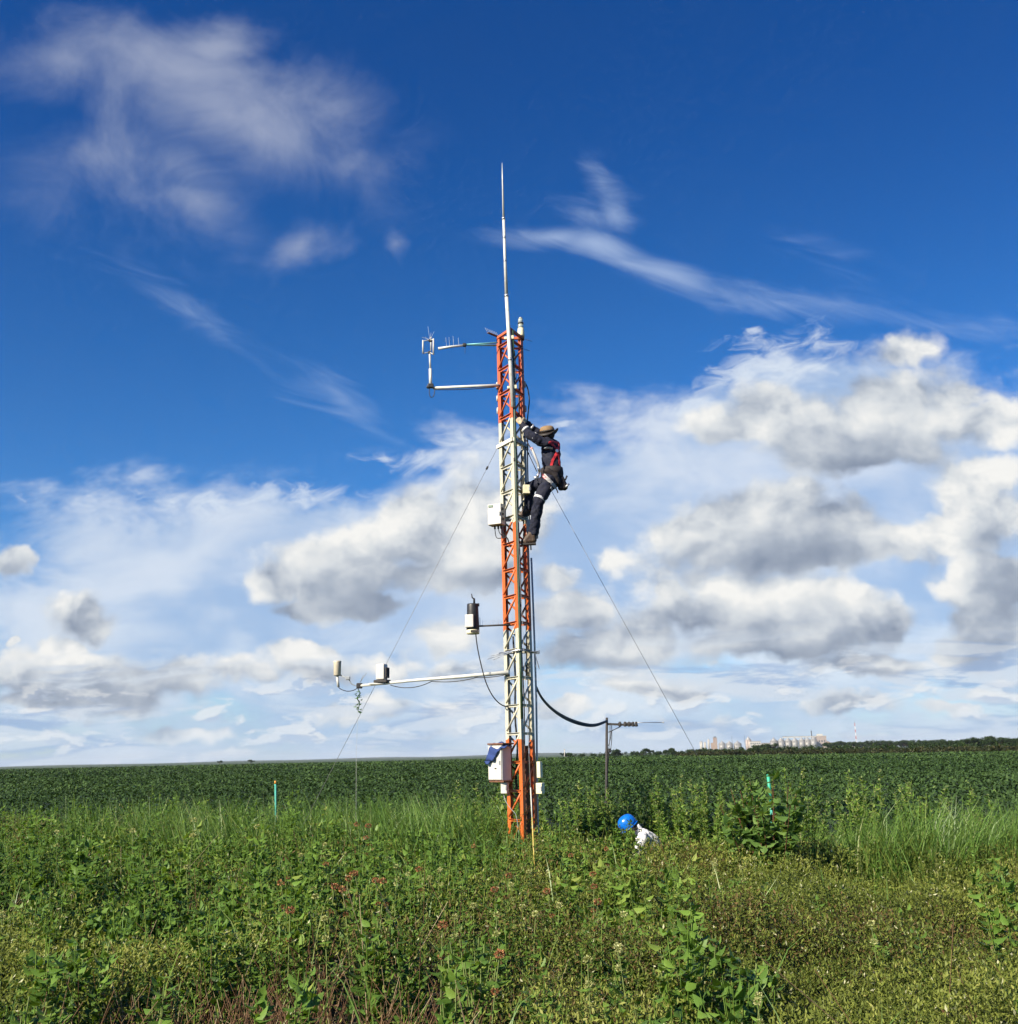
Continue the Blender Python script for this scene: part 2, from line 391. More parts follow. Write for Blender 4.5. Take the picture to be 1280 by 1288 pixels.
# ------------------------------------------------------------------ ground and plants
def leaf_mat(name, stops, trans=0.3, rough=0.5, gloss=0.25, patch=None):
    """stops: colours along the per-leaf 'tint' (a natural spread from leaf to leaf)"""
    m, g, out = new_mat(name)
    a = g.node('ShaderNodeAttribute'); a.attribute_name = 'tint'
    f = a.outputs['Fac']
    c = g.ramp(f, stops)
    if patch:
        geo = g.node('ShaderNodeNewGeometry').outputs['Position']
        k = g.noise(geo, patch[0], 4, 0.6)
        c = g.mix(g.step(k, patch[1], patch[2], 0, patch[3]), c, (*patch[4], 1))
    p = g.node('ShaderNodeBsdfPrincipled')
    g.put(p.inputs['Base Color'], c); p.inputs['Roughness'].default_value = rough
    p.inputs['Specular IOR Level'].default_value = gloss
    t = g.node('ShaderNodeBsdfTranslucent'); g.put(t.inputs['Color'], g.mix(1.0, c, (1.35, 1.25, 0.55, 1), 'MULTIPLY'))
    mx = g.node('ShaderNodeMixShader'); mx.inputs[0].default_value = trans
    g.put(mx.inputs[1], p.outputs[0]); g.put(mx.inputs[2], t.outputs[0]); g.put(out.inputs[0], mx.outputs[0])
    return m

class Plants:
    """quads and their tint, gathered with numpy; becomes one mesh"""
    def __init__(s): s.v = []; s.f = []; s.t = []; s.n = 0; s.mi = []
    def add(s, v, f, t, mi=0):
        """v (N,k,3) f (m,4) shared topology, t (N,) or (N,m)"""
        v = np.asarray(v, dtype=np.float32); N, k, _ = v.shape
        f = np.asarray(f)
        ff = f[None] + (np.arange(N)*k)[:, None, None] + s.n
        t = np.asarray(t, dtype=np.float32)
        if t.ndim == 1: t = np.repeat(t[:, None], len(f), 1)
        s.v.append(v.reshape(-1, 3)); s.f.append(ff.reshape(-1, 4)); s.t.append(t.reshape(-1)); s.n += N*k
        s.mi.append(np.full(N*len(f), mi, dtype=np.int32))
    def arrays(s):
        return np.concatenate(s.v), np.concatenate(s.f), np.concatenate(s.t), np.concatenate(s.mi)
    def build(s, name, mats, parent=None, smooth=False):
        v, f, t, mi = s.arrays()
        me = bpy.data.meshes.new(name)
        me.vertices.add(len(v)); me.vertices.foreach_set('co', v.ravel())
        me.loops.add(f.size); me.loops.foreach_set('vertex_index', f.ravel().astype(np.int32))
        me.polygons.add(len(f)); me.polygons.foreach_set('loop_start', np.arange(0, f.size, 4, dtype=np.int32))
        me.polygons.foreach_set('loop_total', np.full(len(f), 4, dtype=np.int32))
        for m in (mats if isinstance(mats, (list, tuple)) else [mats]): me.materials.append(m)
        me.polygons.foreach_set('material_index', mi)
        me.update(calc_edges=True)
        at_ = me.attributes.new('tint', 'FLOAT', 'FACE'); at_.data.foreach_set('value', np.clip(t, 0, 1))
        if smooth: me.polygons.foreach_set('use_smooth', np.ones(len(f), dtype=bool))
        o = bpy.data.objects.new(name, me); col.objects.link(o)
        if parent is not None: o.parent = parent
        return o

def basis(az, el, roll):
    """frames (N,3,3): columns side, along, up for leaves pointing at azimuth az, elevation el, turned by roll"""
    ca, sa, ce, se = np.cos(az), np.sin(az), np.cos(el), np.sin(el)
    y = np.stack([ca*ce, sa*ce, se], -1)
    x = np.stack([-sa, ca, np.zeros_like(az)], -1)
    z = np.cross(x, y)
    cr, sr = np.cos(roll)[:, None], np.sin(roll)[:, None]
    x2 = x*cr + z*sr; z2 = -x*sr + z*cr
    return np.stack([x2, y, z2], -1)

def leaves(P, pos, az, el, L, Wd, tint, fold=0.18, droop=0.18, mi=0, roll=None):
    """pointed leaf: two folded halves with a drooping tip, 8 points"""
    N = len(pos)
    if roll is None: roll = rng.normal(0, 0.35, N)
    B = basis(az, el, roll)
    tpl = np.array([[0, 0, 0], [-.42, .30, fold], [-.36, .62, fold*.7-droop*.35], [0, 1, -droop], [.36, .62, fold*.7-droop*.35], [.42, .30, fold], [0, .45, 0.0]])
    loc = tpl[None]*np.stack([Wd, L, L], -1)[:, None, :]
    v = np.einsum('nij,nkj->nki', B, loc) + pos[:, None, :]
    P.add(v, [[0, 6, 2, 1], [0, 5, 4, 6], [6, 4, 3, 2]], tint, mi)
def bits(P, pos, az, el, L, Wd, tint, mi=0):
    N = len(pos)
    B = basis(az, el, rng.uniform(-.9, .9, N))
    tpl = np.array([[0, 0, 0], [-.5, .5, .12], [0, 1, 0], [.5, .5, .12]])
    loc = tpl[None]*np.stack([Wd, L, L], -1)[:, None, :]
    P.add(np.einsum('nij,nkj->nki', B, loc) + pos[:, None, :], [[0, 3, 2, 1]], tint, mi)
def stems(P, a, b, ra, rb, tint, mi=0):
    """three-sided tapering stalks between points a and b"""
    a = np.asarray(a); b = np.asarray(b); N = len(a)
    d = b-a; d /= np.linalg.norm(d, axis=1, keepdims=True)+1e-9
    k = np.where(np.abs(d[:, 2:3]) < .9, np.array([[0, 0, 1.]]), np.array([[1., 0, 0]]))
    x = np.cross(d, k); x /= np.linalg.norm(x, axis=1, keepdims=True); y = np.cross(d, x)
    ra = np.broadcast_to(ra, (N,))[:, None]; rb = np.broadcast_to(rb, (N,))[:, None]
    v = []
    for p, r in ((a, ra), (b, rb)):
        for j in range(3):
            t = 2*math.pi*j/3; v.append(p + (x*math.cos(t)+y*math.sin(t))*r)
    P.add(np.stack(v, 1), [[0, 1, 4, 3], [1, 2, 5, 4], [2, 0, 3, 5]], tint, mi)
def blades(P, pos, az, L, Wd, bend, tint, lean0=0.15, seg=4, mi=0):
    """grass blades that arch over"""
    N = len(pos)
    pts = [pos]; th = np.full(N, 0.0)+lean0
    dirh = np.stack([np.cos(az), np.sin(az)], -1)
    for i in range(seg):
        st = np.stack([dirh[:, 0]*np.sin(th), dirh[:, 1]*np.sin(th), np.cos(th)], -1)*(L/seg)[:, None]
        pts.append(pts[-1]+st); th = th + bend/seg*(0.5+i*0.5)
    fa = rng.uniform(0, math.pi, N)
    side = np.stack([np.cos(fa), np.sin(fa), np.zeros(N)], -1)
    wp = [0.7, 1.0, 0.85, 0.55, 0.06]
    v = []
    for i, p in enumerate(pts):
        w = (Wd*wp[min(i, 4)]/2)[:, None]
        v += [p-side*w, p+side*w]
    P.add(np.stack(v, 1), [[2*i, 2*i+1, 2*i+3, 2*i+2] for i in range(seg)], tint, mi)

def vnoise(x, y, s, seed=0):
    """smooth value noise 0..1 on the plane"""
    x = np.asarray(x)/s + seed*17.3; y = np.asarray(y)/s + seed*9.1
    xi = np.floor(x); yi = np.floor(y); fx = x-xi; fy = y-yi
    fx = fx*fx*(3-2*fx); fy = fy*fy*(3-2*fy)
    h = lambda i, j: np.modf(np.abs(np.sin(i*127.1+j*311.7+seed*74.7)*43758.5453))[0]
    return (h(xi, yi)*(1-fx)+h(xi+1, yi)*fx)*(1-fy)+(h(xi, yi+1)*(1-fx)+h(xi+1, yi+1)*fx)*fy
def fbm(x, y, s, seed=0):
    return (vnoise(x, y, s, seed)*.55+vnoise(x, y, s/2.1, seed+3)*.3+vnoise(x, y, s/4.3, seed+7)*.15)

def edge_y(x): return 16.4 - 0.50*x            # where the weeds stop and the crop starts
def scatter(n, y0, y1, pad=0.8):
    """points on the ground inside the widened view wedge, even per square metre"""
    out_x, out_y = [], []
    tot = 0
    while tot < n:
        y = np.sqrt(rng.uniform(y0*y0, y1*y1, n)); x = rng.uniform(-1, 1, n)*(0.535*y+pad)
        # even density: accept by width
        k = rng.uniform(0, 1, n) < (0.535*y+pad)/(0.535*y+pad*1.0)
        out_x.append(x[k]); out_y.append(y[k]); tot += k.sum()
    return np.concatenate(out_x)[:n], np.concatenate(out_y)[:n]
def area(y0, y1): return 0.535*(y1*y1-y0*y0)+1.6*(y1-y0)

# --- soil: one sheet that reaches the horizon
m_soil, g, out = new_mat('soil')
tc = g.node('ShaderNodeNewGeometry').outputs['Position']
p = g.node('ShaderNodeBsdfPrincipled'); p.inputs['Roughness'].default_value = 0.95
far = g.step(g.v('LENGTH', tc), 300, 900)
c_near = g.mix(g.noise(tc, 3.0, 6, 0.65), (0.020, 0.017, 0.009, 1), (0.045, 0.036, 0.018, 1))
c_far = g.mix(g.step(g.noise(g.mapping(tc, scale=(1/900, 1/160, 1), kind='POINT'), 1.0, 5, 0.6), .4, .6), (0.022, 0.050, 0.018, 1), (0.045, 0.070, 0.026, 1))
g.put(p.inputs['Base Color'], g.mix(far, c_near, c_far)); g.put(out.inputs[0], p.outputs[0])
mb = MB(); N_ = 48
ring = [[mb.bm.verts.new((r*math.cos(2*math.pi*j/N_), r*math.sin(2*math.pi*j/N_), -0.000004*max(r-400, 0))) for j in range(N_)] for r in (2, 12, 40, 120, 400, 1200, 4000, 12000)]
for a, b in zip(ring[:-1], ring[1:]):
    for j in range(N_): mb.bm.faces.new((a[j], a[(j+1) % N_], b[(j+1) % N_], b[j]))
mb.bm.faces.new(ring[0])
tag(mb.build('ground', m_soil), kind='structure')

# --- crop: dark green soybean canopy out to the field edge
FIELD_END = 330.0
m_soy = leaf_mat('soybean_leaf', [(0, (0.024, 0.048, 0.016)), (0.5, (0.050, 0.092, 0.027)), (0.85, (0.075, 0.130, 0.036)), (1, (0.12, 0.18, 0.05))], 0.18, 0.6, 0.12)
S = Plants()
def crop_z(x, y): return 0.68 + 0.10*fbm(x, y, 2.2, 5) + 0.13*np.cos(((x*0.45+y*0.9)/0.5)*2*math.pi)*0.35
def soy_band(y0, y1, dens, size, zr, simple=False):
    n = int(area(y0, y1)*dens); x, y = scatter(n, y0, y1, 2.0)
    k = y > edge_y(x)+rng.normal(0, 0.12, n); x, y = x[k], y[k]; n = len(x)
    z = crop_z(x, y) - np.abs(rng.normal(0, zr, n))
    near = (y - edge_y(x)) < 0.35+.8*vnoise(x, y, .9, 61)
    z = np.where(near, rng.uniform(0.1, 0.80, n)*(.55+.5*vnoise(x, y, .6, 62)), z)
    L = size*rng.uniform(0.7, 1.25, n)
    t = np.clip(0.42+rng.normal(0, .2, n)+(vnoise(x, y, 4.0, 2)-.5)*.25+(fbm(x/2.5, y, 16.0, 22)-.5)*.8, 0, 1)
    (bits if simple else leaves)(S, np.stack([x, y, z], -1), rng.uniform(0, 2*math.pi, n), rng.normal(0.05, 0.45, n), L, L*0.78, t, *(() if simple else (0.08, 0.12)))
soy_band(11.5, 26, 170, 0.080, 0.10)
soy_band(26, 45, 100, 0.095, 0.09)
soy_band(45, 90, 38, 0.13, 0.08, True)
soy_band(90, 190, 8, 0.24, 0.07, True)
soy_band(190, 330, 2.4, 0.40, 0.06, True)
tag(S.build('soybean_crop', m_soy), 'dark green soybean crop filling the flat field up to the skyline', 'crop', kind='stuff')
# the closed lower layer of the same crop
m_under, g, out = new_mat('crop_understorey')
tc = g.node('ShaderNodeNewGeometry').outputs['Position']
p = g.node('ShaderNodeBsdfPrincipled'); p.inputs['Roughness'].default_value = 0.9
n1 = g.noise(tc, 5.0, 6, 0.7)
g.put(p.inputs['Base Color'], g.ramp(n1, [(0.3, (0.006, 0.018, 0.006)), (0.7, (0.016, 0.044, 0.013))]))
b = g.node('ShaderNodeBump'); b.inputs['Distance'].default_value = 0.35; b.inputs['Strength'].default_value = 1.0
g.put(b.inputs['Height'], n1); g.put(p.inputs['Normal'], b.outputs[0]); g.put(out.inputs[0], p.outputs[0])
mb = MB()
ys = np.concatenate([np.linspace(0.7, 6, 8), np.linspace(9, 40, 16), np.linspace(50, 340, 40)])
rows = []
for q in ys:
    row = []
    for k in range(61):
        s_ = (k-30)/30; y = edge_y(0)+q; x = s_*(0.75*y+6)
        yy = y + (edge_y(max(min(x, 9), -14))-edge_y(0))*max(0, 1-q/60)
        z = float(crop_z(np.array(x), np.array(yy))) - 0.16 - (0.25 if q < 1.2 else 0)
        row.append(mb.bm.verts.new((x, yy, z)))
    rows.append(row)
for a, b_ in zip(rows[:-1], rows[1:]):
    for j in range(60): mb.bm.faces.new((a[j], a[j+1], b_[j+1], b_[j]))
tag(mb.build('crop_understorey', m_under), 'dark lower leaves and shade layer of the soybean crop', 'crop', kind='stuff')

# --- zones of the weed strip (fractions 0..1 by place)
def zone_fine(x, y):      # fine yellowish herb: the right half and a patch at the far left
    s_ = x - (0.75 - 0.03*y)
    f = 1/(1+np.exp(-(s_ + 2.2*(fbm(x, y, 3.0, 9)-.5))*1.6))
    left = 1/(1+np.exp((x + 0.36*y - 0.3 + 1.6*(fbm(x, y, 2.0, 4)-.5))*2.2))*np.clip((y-5)/2, 0, 1)*np.clip((9.5-y)/3, 0, 1)*0.7
    return np.clip(np.maximum(f, left), 0, 1)
def brown(x, y):          # dry, dead patches near the path at the viewer's feet
    k = np.clip((6.7 - y + 3.0*(fbm(x, y, 1.1, 12)-.5))/.8, 0, 1)*np.clip((0.1 - x)/0.6, 0, 1)*np.clip((x+2.5)/.6, 0, 1)
    k2 = np.clip((fbm(x, y, 2.4, 21)-.60)*7, 0, 1)*0.18
    return np.maximum(k, k2)

def weed_h(x, y):         # canopy height
    h = 0.58 + 0.34*(fbm(x, y, 1.7, 1)-.4) + 0.30*(vnoise(x, y, .75, 14)-.5) - 0.08*zone_fine(x, y)
    h = h*np.clip((y-2.6)/2.2, 0.35, 1)
    h = h + 0.16*np.clip((y-11)/4, 0, 1)*(1-zone_fine(x, y))
    h = h*(1-.38*np.exp(-((x-1.72)/.40)**2-((y-13.5)/1.1)**2))      # trodden down in front of the kneeling person
    return h*(1-.40*brown(x, y))
m_weed = leaf_mat('broad_weed_leaf', [(0, (0.034, 0.076, 0.014)), (0.5, (0.098, 0.185, 0.030)), (0.8, (0.155, 0.26, 0.042)), (1, (0.26, 0.31, 0.07))], 0.32, 0.5, 0.3)
m_fine = leaf_mat('fine_herb_leaf', [(0, (0.05, 0.075, 0.016)), (0.5, (0.145, 0.18, 0.032)), (0.85, (0.24, 0.27, 0.055)), (0.93, (0.31, 0.31, 0.09)), (1, (0.50, 0.50, 0.30))], 0.30, 0.55, 0.25)
m_dry = leaf_mat('dry_stalk', [(0, (0.055, 0.026, 0.014)), (0.5, (0.14, 0.075, 0.038)), (0.8, (0.24, 0.15, 0.08)), (1, (0.42, 0.33, 0.20))], 0.1, 0.7, 0.2)
m_grass = leaf_mat('tall_grass_blade', [(0, (0.04, 0.09, 0.018)), (0.5, (0.105, 0.20, 0.038)), (0.9, (0.18, 0.27, 0.06)), (1, (0.30, 0.32, 0.13))], 0.30, 0.42, 0.4)

# broad leaved weeds: stalks with opposite pairs of leaves
Wd_ = Plants()
n = int(area(3.3, 22)*25); x, y = scatter(n, 3.3, 22)
k = (y < edge_y(x)-0.1+rng.normal(0, .55, n)) & (vnoise(x, y, .5, 71) > .30) & (rng.uniform(0, 1, n) > zone_fine(x, y)*0.93) & (rng.uniform(0, 1, n) > brown(x, y)*0.93)
x, y = x[k], y[k]; n = len(x)
h = weed_h(x, y)*rng.uniform(0.62, 1.30, n)*(.8+.5*vnoise(x, y, .55, 44))
lean = rng.normal(0, .10, (n, 2))
base_ = np.stack([x, y, np.zeros(n)], -1); top_ = np.stack([x+lean[:, 0]*h, y+lean[:, 1]*h, h], -1)
stems(Wd_, base_, top_, 0.006, 0.003, rng.uniform(.55, .95, n))
sz = rng.uniform(.7, 1.3, n)*np.where(rng.uniform(0, 1, n) < .16, 1.7, 1.0)
ptint = np.clip(0.42+rng.normal(0, .13, n)+(fbm(x, y, 1.9, 6)-.5)*1.25, .02, .92)
NL = 15
for i in range(NL):
    t = 0.25+0.75*(i/(NL-1)); az0 = rng.uniform(0, 6.28, n) if i == 0 else az0+math.pi/2+rng.normal(0, .3, n)
    q = base_*(1-t)+top_*t
    for sd_ in (0, math.pi):
        kk = rng.uniform(0, 1, n) < 0.9
        L = (0.080*(1-0.55*max(t-.45, 0)/.55)*sz*rng.uniform(.7, 1.25, n))
        tt = ptint + 0.22*max(t-.55, 0) + rng.normal(0, .07, n)
        leaves(Wd_, q[kk]+rng.normal(0, .008, (kk.sum(), 3)), (az0+sd_+rng.normal(0, .25, n))[kk], (rng.normal(.12, .35, n)+0.35*max(t-.7, 0))[kk], L[kk], (L*.58)[kk], tt[kk])
# bushy clumps with bigger leaves that stand above the rest
n = int(area(4.0, 19)*3.6); x, y = scatter(n, 4.0, 19)
k = (y < edge_y(x)-0.3) & (rng.uniform(0, 1, n) > zone_fine(x, y)*0.90) & (rng.uniform(0, 1, n) > brown(x, y)*.93) & (vnoise(x, y, 1.3, 51) > .32); x, y = x[k], y[k]; n = len(x)
H = (weed_h(x, y)+.12)*rng.uniform(.85, 1.45, n)*np.where(rng.uniform(0, 1, n) < .2, 1.25, 1.0); ct = np.clip(rng.uniform(.42, .8, n)+(fbm(x, y, 1.9, 6)-.5)*.7, .15, .9); cs = rng.uniform(.75, 1.25, n)
for q in range(7):
    a = rng.uniform(0, 6.28, n); r = .17*np.sqrt(rng.uniform(0, 1, n))*cs; hh = H*(1-.9*r)*rng.uniform(.75, 1.0, n)
    tx, ty = x+r*np.cos(a), y+r*np.sin(a)
    stems(Wd_, np.stack([x, y, np.zeros(n)], -1), np.stack([tx, ty, hh], -1), .006, .0025, rng.uniform(.5, .9, n))
    for i in range(15):
        t = rng.uniform(.3, 1.0, n); L = .112*cs*rng.uniform(.7, 1.25, n)*(1.2-.55*t)
        leaves(Wd_, np.stack([x+(tx-x)*t, y+(ty-y)*t, hh*t], -1), rng.uniform(0, 6.28, n), rng.normal(.02, .4, n), L, L*.6, ct+.3*(t-.6)+rng.normal(0, .08, n))
tag(Wd_.build('broad_leaved_weeds', m_weed), 'mid green broad leaved weeds covering the left foreground', 'weeds', kind='stuff')

# low creeping leaves that close the ground
Lo = Plants()
n = int(area(3, 19)*240); x, y = scatter(n, 3, 19); k = (y < edge_y(x)) & (rng.uniform(0, 1, n) > brown(x, y)*.92); x, y = x[k], y[k]; n = len(x)
L = rng.uniform(.045, .085, n)
leaves(Lo, np.stack([x, y, weed_h(x, y)*rng.uniform(.06, .62, n)], -1), rng.uniform(0, 6.28, n), rng.normal(.1, .45, n), L, L*.6, np.clip(rng.normal(.2, .14, n), 0, 1))
tag(Lo.build('low_weeds', m_weed), 'low creeping green leaves closing the ground under the weeds', 'weeds', kind='stuff')

# fine herb: a springy mass of tiny leaves, twigs and pale buds
Fh = Plants()
def fine_band(y0, y1, dens, s0):
    n = int(area(y0, y1)*dens); x, y = scatter(n, y0, y1)
    k = (y < edge_y(x)+0.1) & (rng.uniform(0, 1, n) < (zone_fine(x, y)+0.10)*(1-brown(x, y)*.8))
    x, y = x[k], y[k]; n = len(x)
    cl = vnoise(x, y, .11, 37)                                            # sprigs: tufts that stand up out of the mass
    hh = weed_h(x, y)+0.20*(vnoise(x, y, .28, 31)-.5)+0.26*(vnoise(x, y, .8, 33)-.5)+.18*(cl-.5)
    z = hh*(1-np.abs(rng.normal(0, .24, n))).clip(.05, 1.1)
    t = np.clip(0.46+rng.normal(0, .17, n)+(fbm(x, y, 1.6, 8)-.5)*.9, 0.02, .92)
    t = np.clip(t+.35*(cl-.5), 0.02, .9); t = np.where(rng.uniform(0, 1, n) < .02, 1.0, t)
    L = s0*rng.uniform(.6, 1.4, n)
    br = rng.uniform(0, 1, n) < 0.42*np.clip((fbm(x, y, 1.9, 41)-.5)*5, 0, 1)*np.clip((y-4)/3, .25, 1)
    for mi, sel in ((0, ~br), (1, br)):
        bits(Fh, np.stack([x, y, z], -1)[sel], rng.uniform(0, 6.28, sel.sum()), rng.normal(.6, .55, sel.sum()), (L*1.08)[sel], (L*.37)[sel], t[sel] if mi == 0 else rng.uniform(.1, .75, sel.sum()), mi)
fine_band(3.0, 7.0, 9500, 0.0235)
fine_band(7.0, 11, 5600, 0.029)
fine_band(11, 19, 2500, 0.038)
n = int(area(3, 17)*26); x, y = scatter(n, 3, 17)
k = (y < edge_y(x)) & (rng.uniform(0, 1, n) < zone_fine(x, y)); x, y = x[k], y[k]; n = len(x)
hh = weed_h(x, y)*rng.uniform(.8, 1.25, n)
stems(Fh, np.stack([x, y, hh*.2], -1), np.stack([x+rng.normal(0, .12, n), y+rng.normal(0, .12, n), hh], -1), .003, .0018, rng.uniform(.3, .9, n))
m_rusty = leaf_mat('rusty_herb_leaf', [(0, (.05, .04, .014)), (.5, (.12, .085, .03)), (1, (.20, .12, .05))], .25, .6, .2)
tag(Fh.build('fine_leaved_herbs', [m_fine, m_rusty]), 'yellowish green fine leaved herbs massed over the right foreground', 'weeds', kind='stuff')

# dry dead stalks and litter at the viewer's feet
Dr = Plants()
n = 34000; x, y = scatter(n, 3.2, 13)
k = (rng.uniform(0, 1, n) < brown(x, y)*np.clip(1.3-(y-5)*.12, .25, 1)) & (y < edge_y(x)); x, y = x[k], y[k]; n = len(x)
hh = weed_h(x, y)*rng.uniform(.4, 1.35, n)+.05
lx = rng.normal(0, .45, (n, 2))*hh[:, None]
stems(Dr, np.stack([x, y, np.zeros(n)], -1), np.stack([x+lx[:, 0], y+lx[:, 1], hh], -1), .0035, .0016, np.clip(rng.normal(.55, .25, n), 0, 1))
n = 70000; x, y = scatter(n, 3.2, 10)
k = rng.uniform(0, 1, n) < brown(x, y); x, y = x[k], y[k]; n = len(x)
L = rng.uniform(.012, .04, n)
bits(Dr, np.stack([x, y, weed_h(x, y)*np.abs(rng.normal(0, .42, n))], -1), rng.uniform(0, 6.28, n), rng.normal(.2, .7, n), L, L*.4, np.clip(rng.normal(.35, .22, n), 0, 1))
tag(Dr.build('dry_stalks', m_dry), 'brown dead stalks and litter along the front edge of the weeds', 'dead plants', kind='stuff')

# tall grass: a belt on the left in front of the crop and a thick tussock at the right
Gr = Plants()
def grass_patch(cx, cy, rx, ry, n, L0, rot=0, lean=0.5, t0=.5):
    a = rng.uniform(0, 6.28, n); r = np.sqrt(rng.uniform(0, 1, n))
    px_, py_ = r*np.cos(a)*rx, r*np.sin(a)*ry
    x = cx+px_*math.cos(rot)-py_*math.sin(rot); y = cy+px_*math.sin(rot)+py_*math.cos(rot)
    k = y < edge_y(x)+.35; x, y = x[k], y[k]; m = len(x)
    cl = np.floor(x/.3)*3.1+np.floor(y/.3)*7.7
    az = rng.uniform(0, 6.28, m)*.6+np.modf(np.abs(np.sin(cl)*437.5))[0]*2.5+lean
    blades(Gr, np.stack([x, y, np.zeros(m)], -1), az, L0*rng.uniform(.55, 1.25, m), rng.uniform(.008, .017, m), rng.uniform(.3, 1.7, m),
           np.clip(t0+rng.normal(0, .2, m), 0, 1), rng.uniform(0, .3, m))
grass_patch(-3.6, 15.6, 3.6, 1.9, 7000, 1.10, -0.42, .5, .6)
grass_patch(-1.0, 14.3, 1.2, 1.3, 1700, 1.18, -0.42)
grass_patch(-0.35, 12.6, .35, .5, 120, .95)
grass_patch(-0.8, 11.4, .3, .5, 90, .85)
grass_patch(6.0, 11.3, 2.5, 1.0, 7000, 1.05, -0.3, 2.6, .58)
grass_patch(4.3, 12.3, 1.5, .8, 2200, .85, -0.4, 2.6, .6)
n = 800; x, y = scatter(n, 4, 15); k = (y < edge_y(x)) & (rng.uniform(0, 1, n) > .5*zone_fine(x, y)); x, y = x[k], y[k]; n = len(x)
blades(Gr, np.stack([x, y, weed_h(x, y)*.35], -1), rng.uniform(0, 6.28, n), rng.uniform(.3, .75, n), rng.uniform(.006, .012, n), rng.uniform(.3, 1.5, n), rng.uniform(.4, 1, n))
tag(Gr.build('tall_grass', m_grass), 'tall bright green grass in a belt before the crop and at the right', 'grass', kind='stuff')
# dry reddish seed grass at the far left
Dg = Plants()
n = 6500; x = rng.uniform(-11.5, -4.6, n); y = edge_y(x)-rng.uniform(0.2, 3.2, n)
k = rng.uniform(0, 1, n) < np.clip((-4.6-x)/2.5, 0, 1); x, y = x[k], y[k]; n = len(x)
blades(Dg, np.stack([x, y, np.zeros(n)], -1), rng.uniform(0, 6.28, n), rng.uniform(.55, .95, n), rng.uniform(.006, .013, n), rng.uniform(.2, 1.2, n), np.clip(rng.normal(.75, .2, n), 0, 1))
m_dg = leaf_mat('seed_grass', [(0, (0.07, 0.07, 0.025)), (.5, (0.15, 0.13, 0.05)), (.8, (0.22, 0.19, 0.08)), (1, (0.24, 0.13, 0.07))], .25, .6, .2)
tag(Dg.build('seed_grass', m_dg), 'yellowish seeding grass at the far left edge of the crop', 'grass', kind='stuff')
# ------------------------------------------------------------------ weather tower and everything fixed to it
D = 13.8
def T(px, py, off=0.0): return at(px, py, D+off)

def paint_bands(name, dirt=0.5):
    m, g, out = new_mat(name)
    tc = g.node('ShaderNodeTexCoord').outputs['Object']
    z = g.m('ADD', g.xyz(tc)[2], g.m('MULTIPLY', g.m('SUBTRACT', g.noise(tc, 9.0, 3), .5), 0.10))
    e = [T(650, y).z for y in (930, 792, 660, 530)]
    k = g.m('SUBTRACT', g.m('GREATER_THAN', z, e[0]), g.m('GREATER_THAN', z, e[1]))
    k = g.m('ADD', k, g.m('SUBTRACT', g.m('GREATER_THAN', z, e[2]), g.m('GREATER_THAN', z, e[3])))
    n1 = g.noise(tc, 14.0, 6, 0.7); n2 = g.noise(g.mapping(tc, scale=(6, 6, 0.8), kind='POINT'), 4.0, 5, .6)
    orange = g.mix(n1, (0.60, 0.145, 0.022, 1), (0.43, 0.085, 0.020, 1))
    orange = g.mix(g.step(z, 4.2, 6.6, 0.0, 0.55), orange, (0.52, 0.12, 0.065, 1))       # upper paint has faded to a pinker red
    white = g.mix(n1, (0.58, 0.56, 0.45, 1), (0.43, 0.41, 0.30, 1))
    c = g.mix(k, orange, white)
    c = g.mix(g.step(n2, .56, .70, 0, dirt), c, (0.16, 0.13, 0.07, 1))
    chip = g.noise(tc, 60.0, 3, .6)
    c = g.mix(g.step(chip, .66, .70), c, (0.13, 0.055, 0.025, 1))
    p = g.node('ShaderNodeBsdfPrincipled'); g.put(p.inputs['Base Color'], c); p.inputs['Roughness'].default_value = 0.5
    g.put(out.inputs[0], p.outputs[0]); return m
m_tow = paint_bands('tower_paint')
m_galv = plain('galvanised_steel', (0.52, 0.53, 0.53), 0.38, 0.85, 0.15, 20, (0.25, 0.2, 0.15), .3)
m_alu = plain('white_coated_tube', (0.57, 0.57, 0.52), 0.3, 0.0, 0.08, 18, (0.35, 0.30, 0.2), .35, 6, 0, .5, .3)
m_white = plain('white_plastic', (0.53, 0.515, 0.46), 0.4, 0, 0.06, 12, (0.5, 0.45, 0.34), .35, 5)
m_cream = plain('cream_plastic', (0.72, 0.66, 0.44), 0.45, 0, 0.08, 12, (0.4, 0.33, 0.2), .3)
m_black = plain('black_rubber', (0.016, 0.016, 0.017), 0.5, 0, 0.2, 30)
m_grey = plain('grey_plastic', (0.26, 0.28, 0.29), 0.5, 0, 0.12, 20)
m_dgrey = plain('dark_weathered_wood', (0.035, 0.032, 0.03), 0.8, 0, 0.3, 30, (0.08, 0.075, 0.07), .4, 12, .3)
m_teal = plain('teal_tube', (0.16, 0.42, 0.42), 0.35, 0.2, .1)
m_green = plain('dark_green_coating', (0.03, 0.06, 0.03), 0.45, 0, .2)
m_rust = plain('rusted_steel', (0.14, 0.06, 0.03), .8, 0, .3, 20)
m_blue = plain('blue_cloth', (0.020, 0.045, 0.16), .9, 0, .2, 40, None, 0, 9, .4)
m_glass, g, out = new_mat('beacon_lens')
p = g.node('ShaderNodeBsdfPrincipled'); p.inputs['Base Color'].default_value = (.80, .86, .70, 1); p.inputs['Roughness'].default_value = .1; p.inputs['Transmission Weight'].default_value = .65
g.put(out.inputs[0], p.outputs[0])

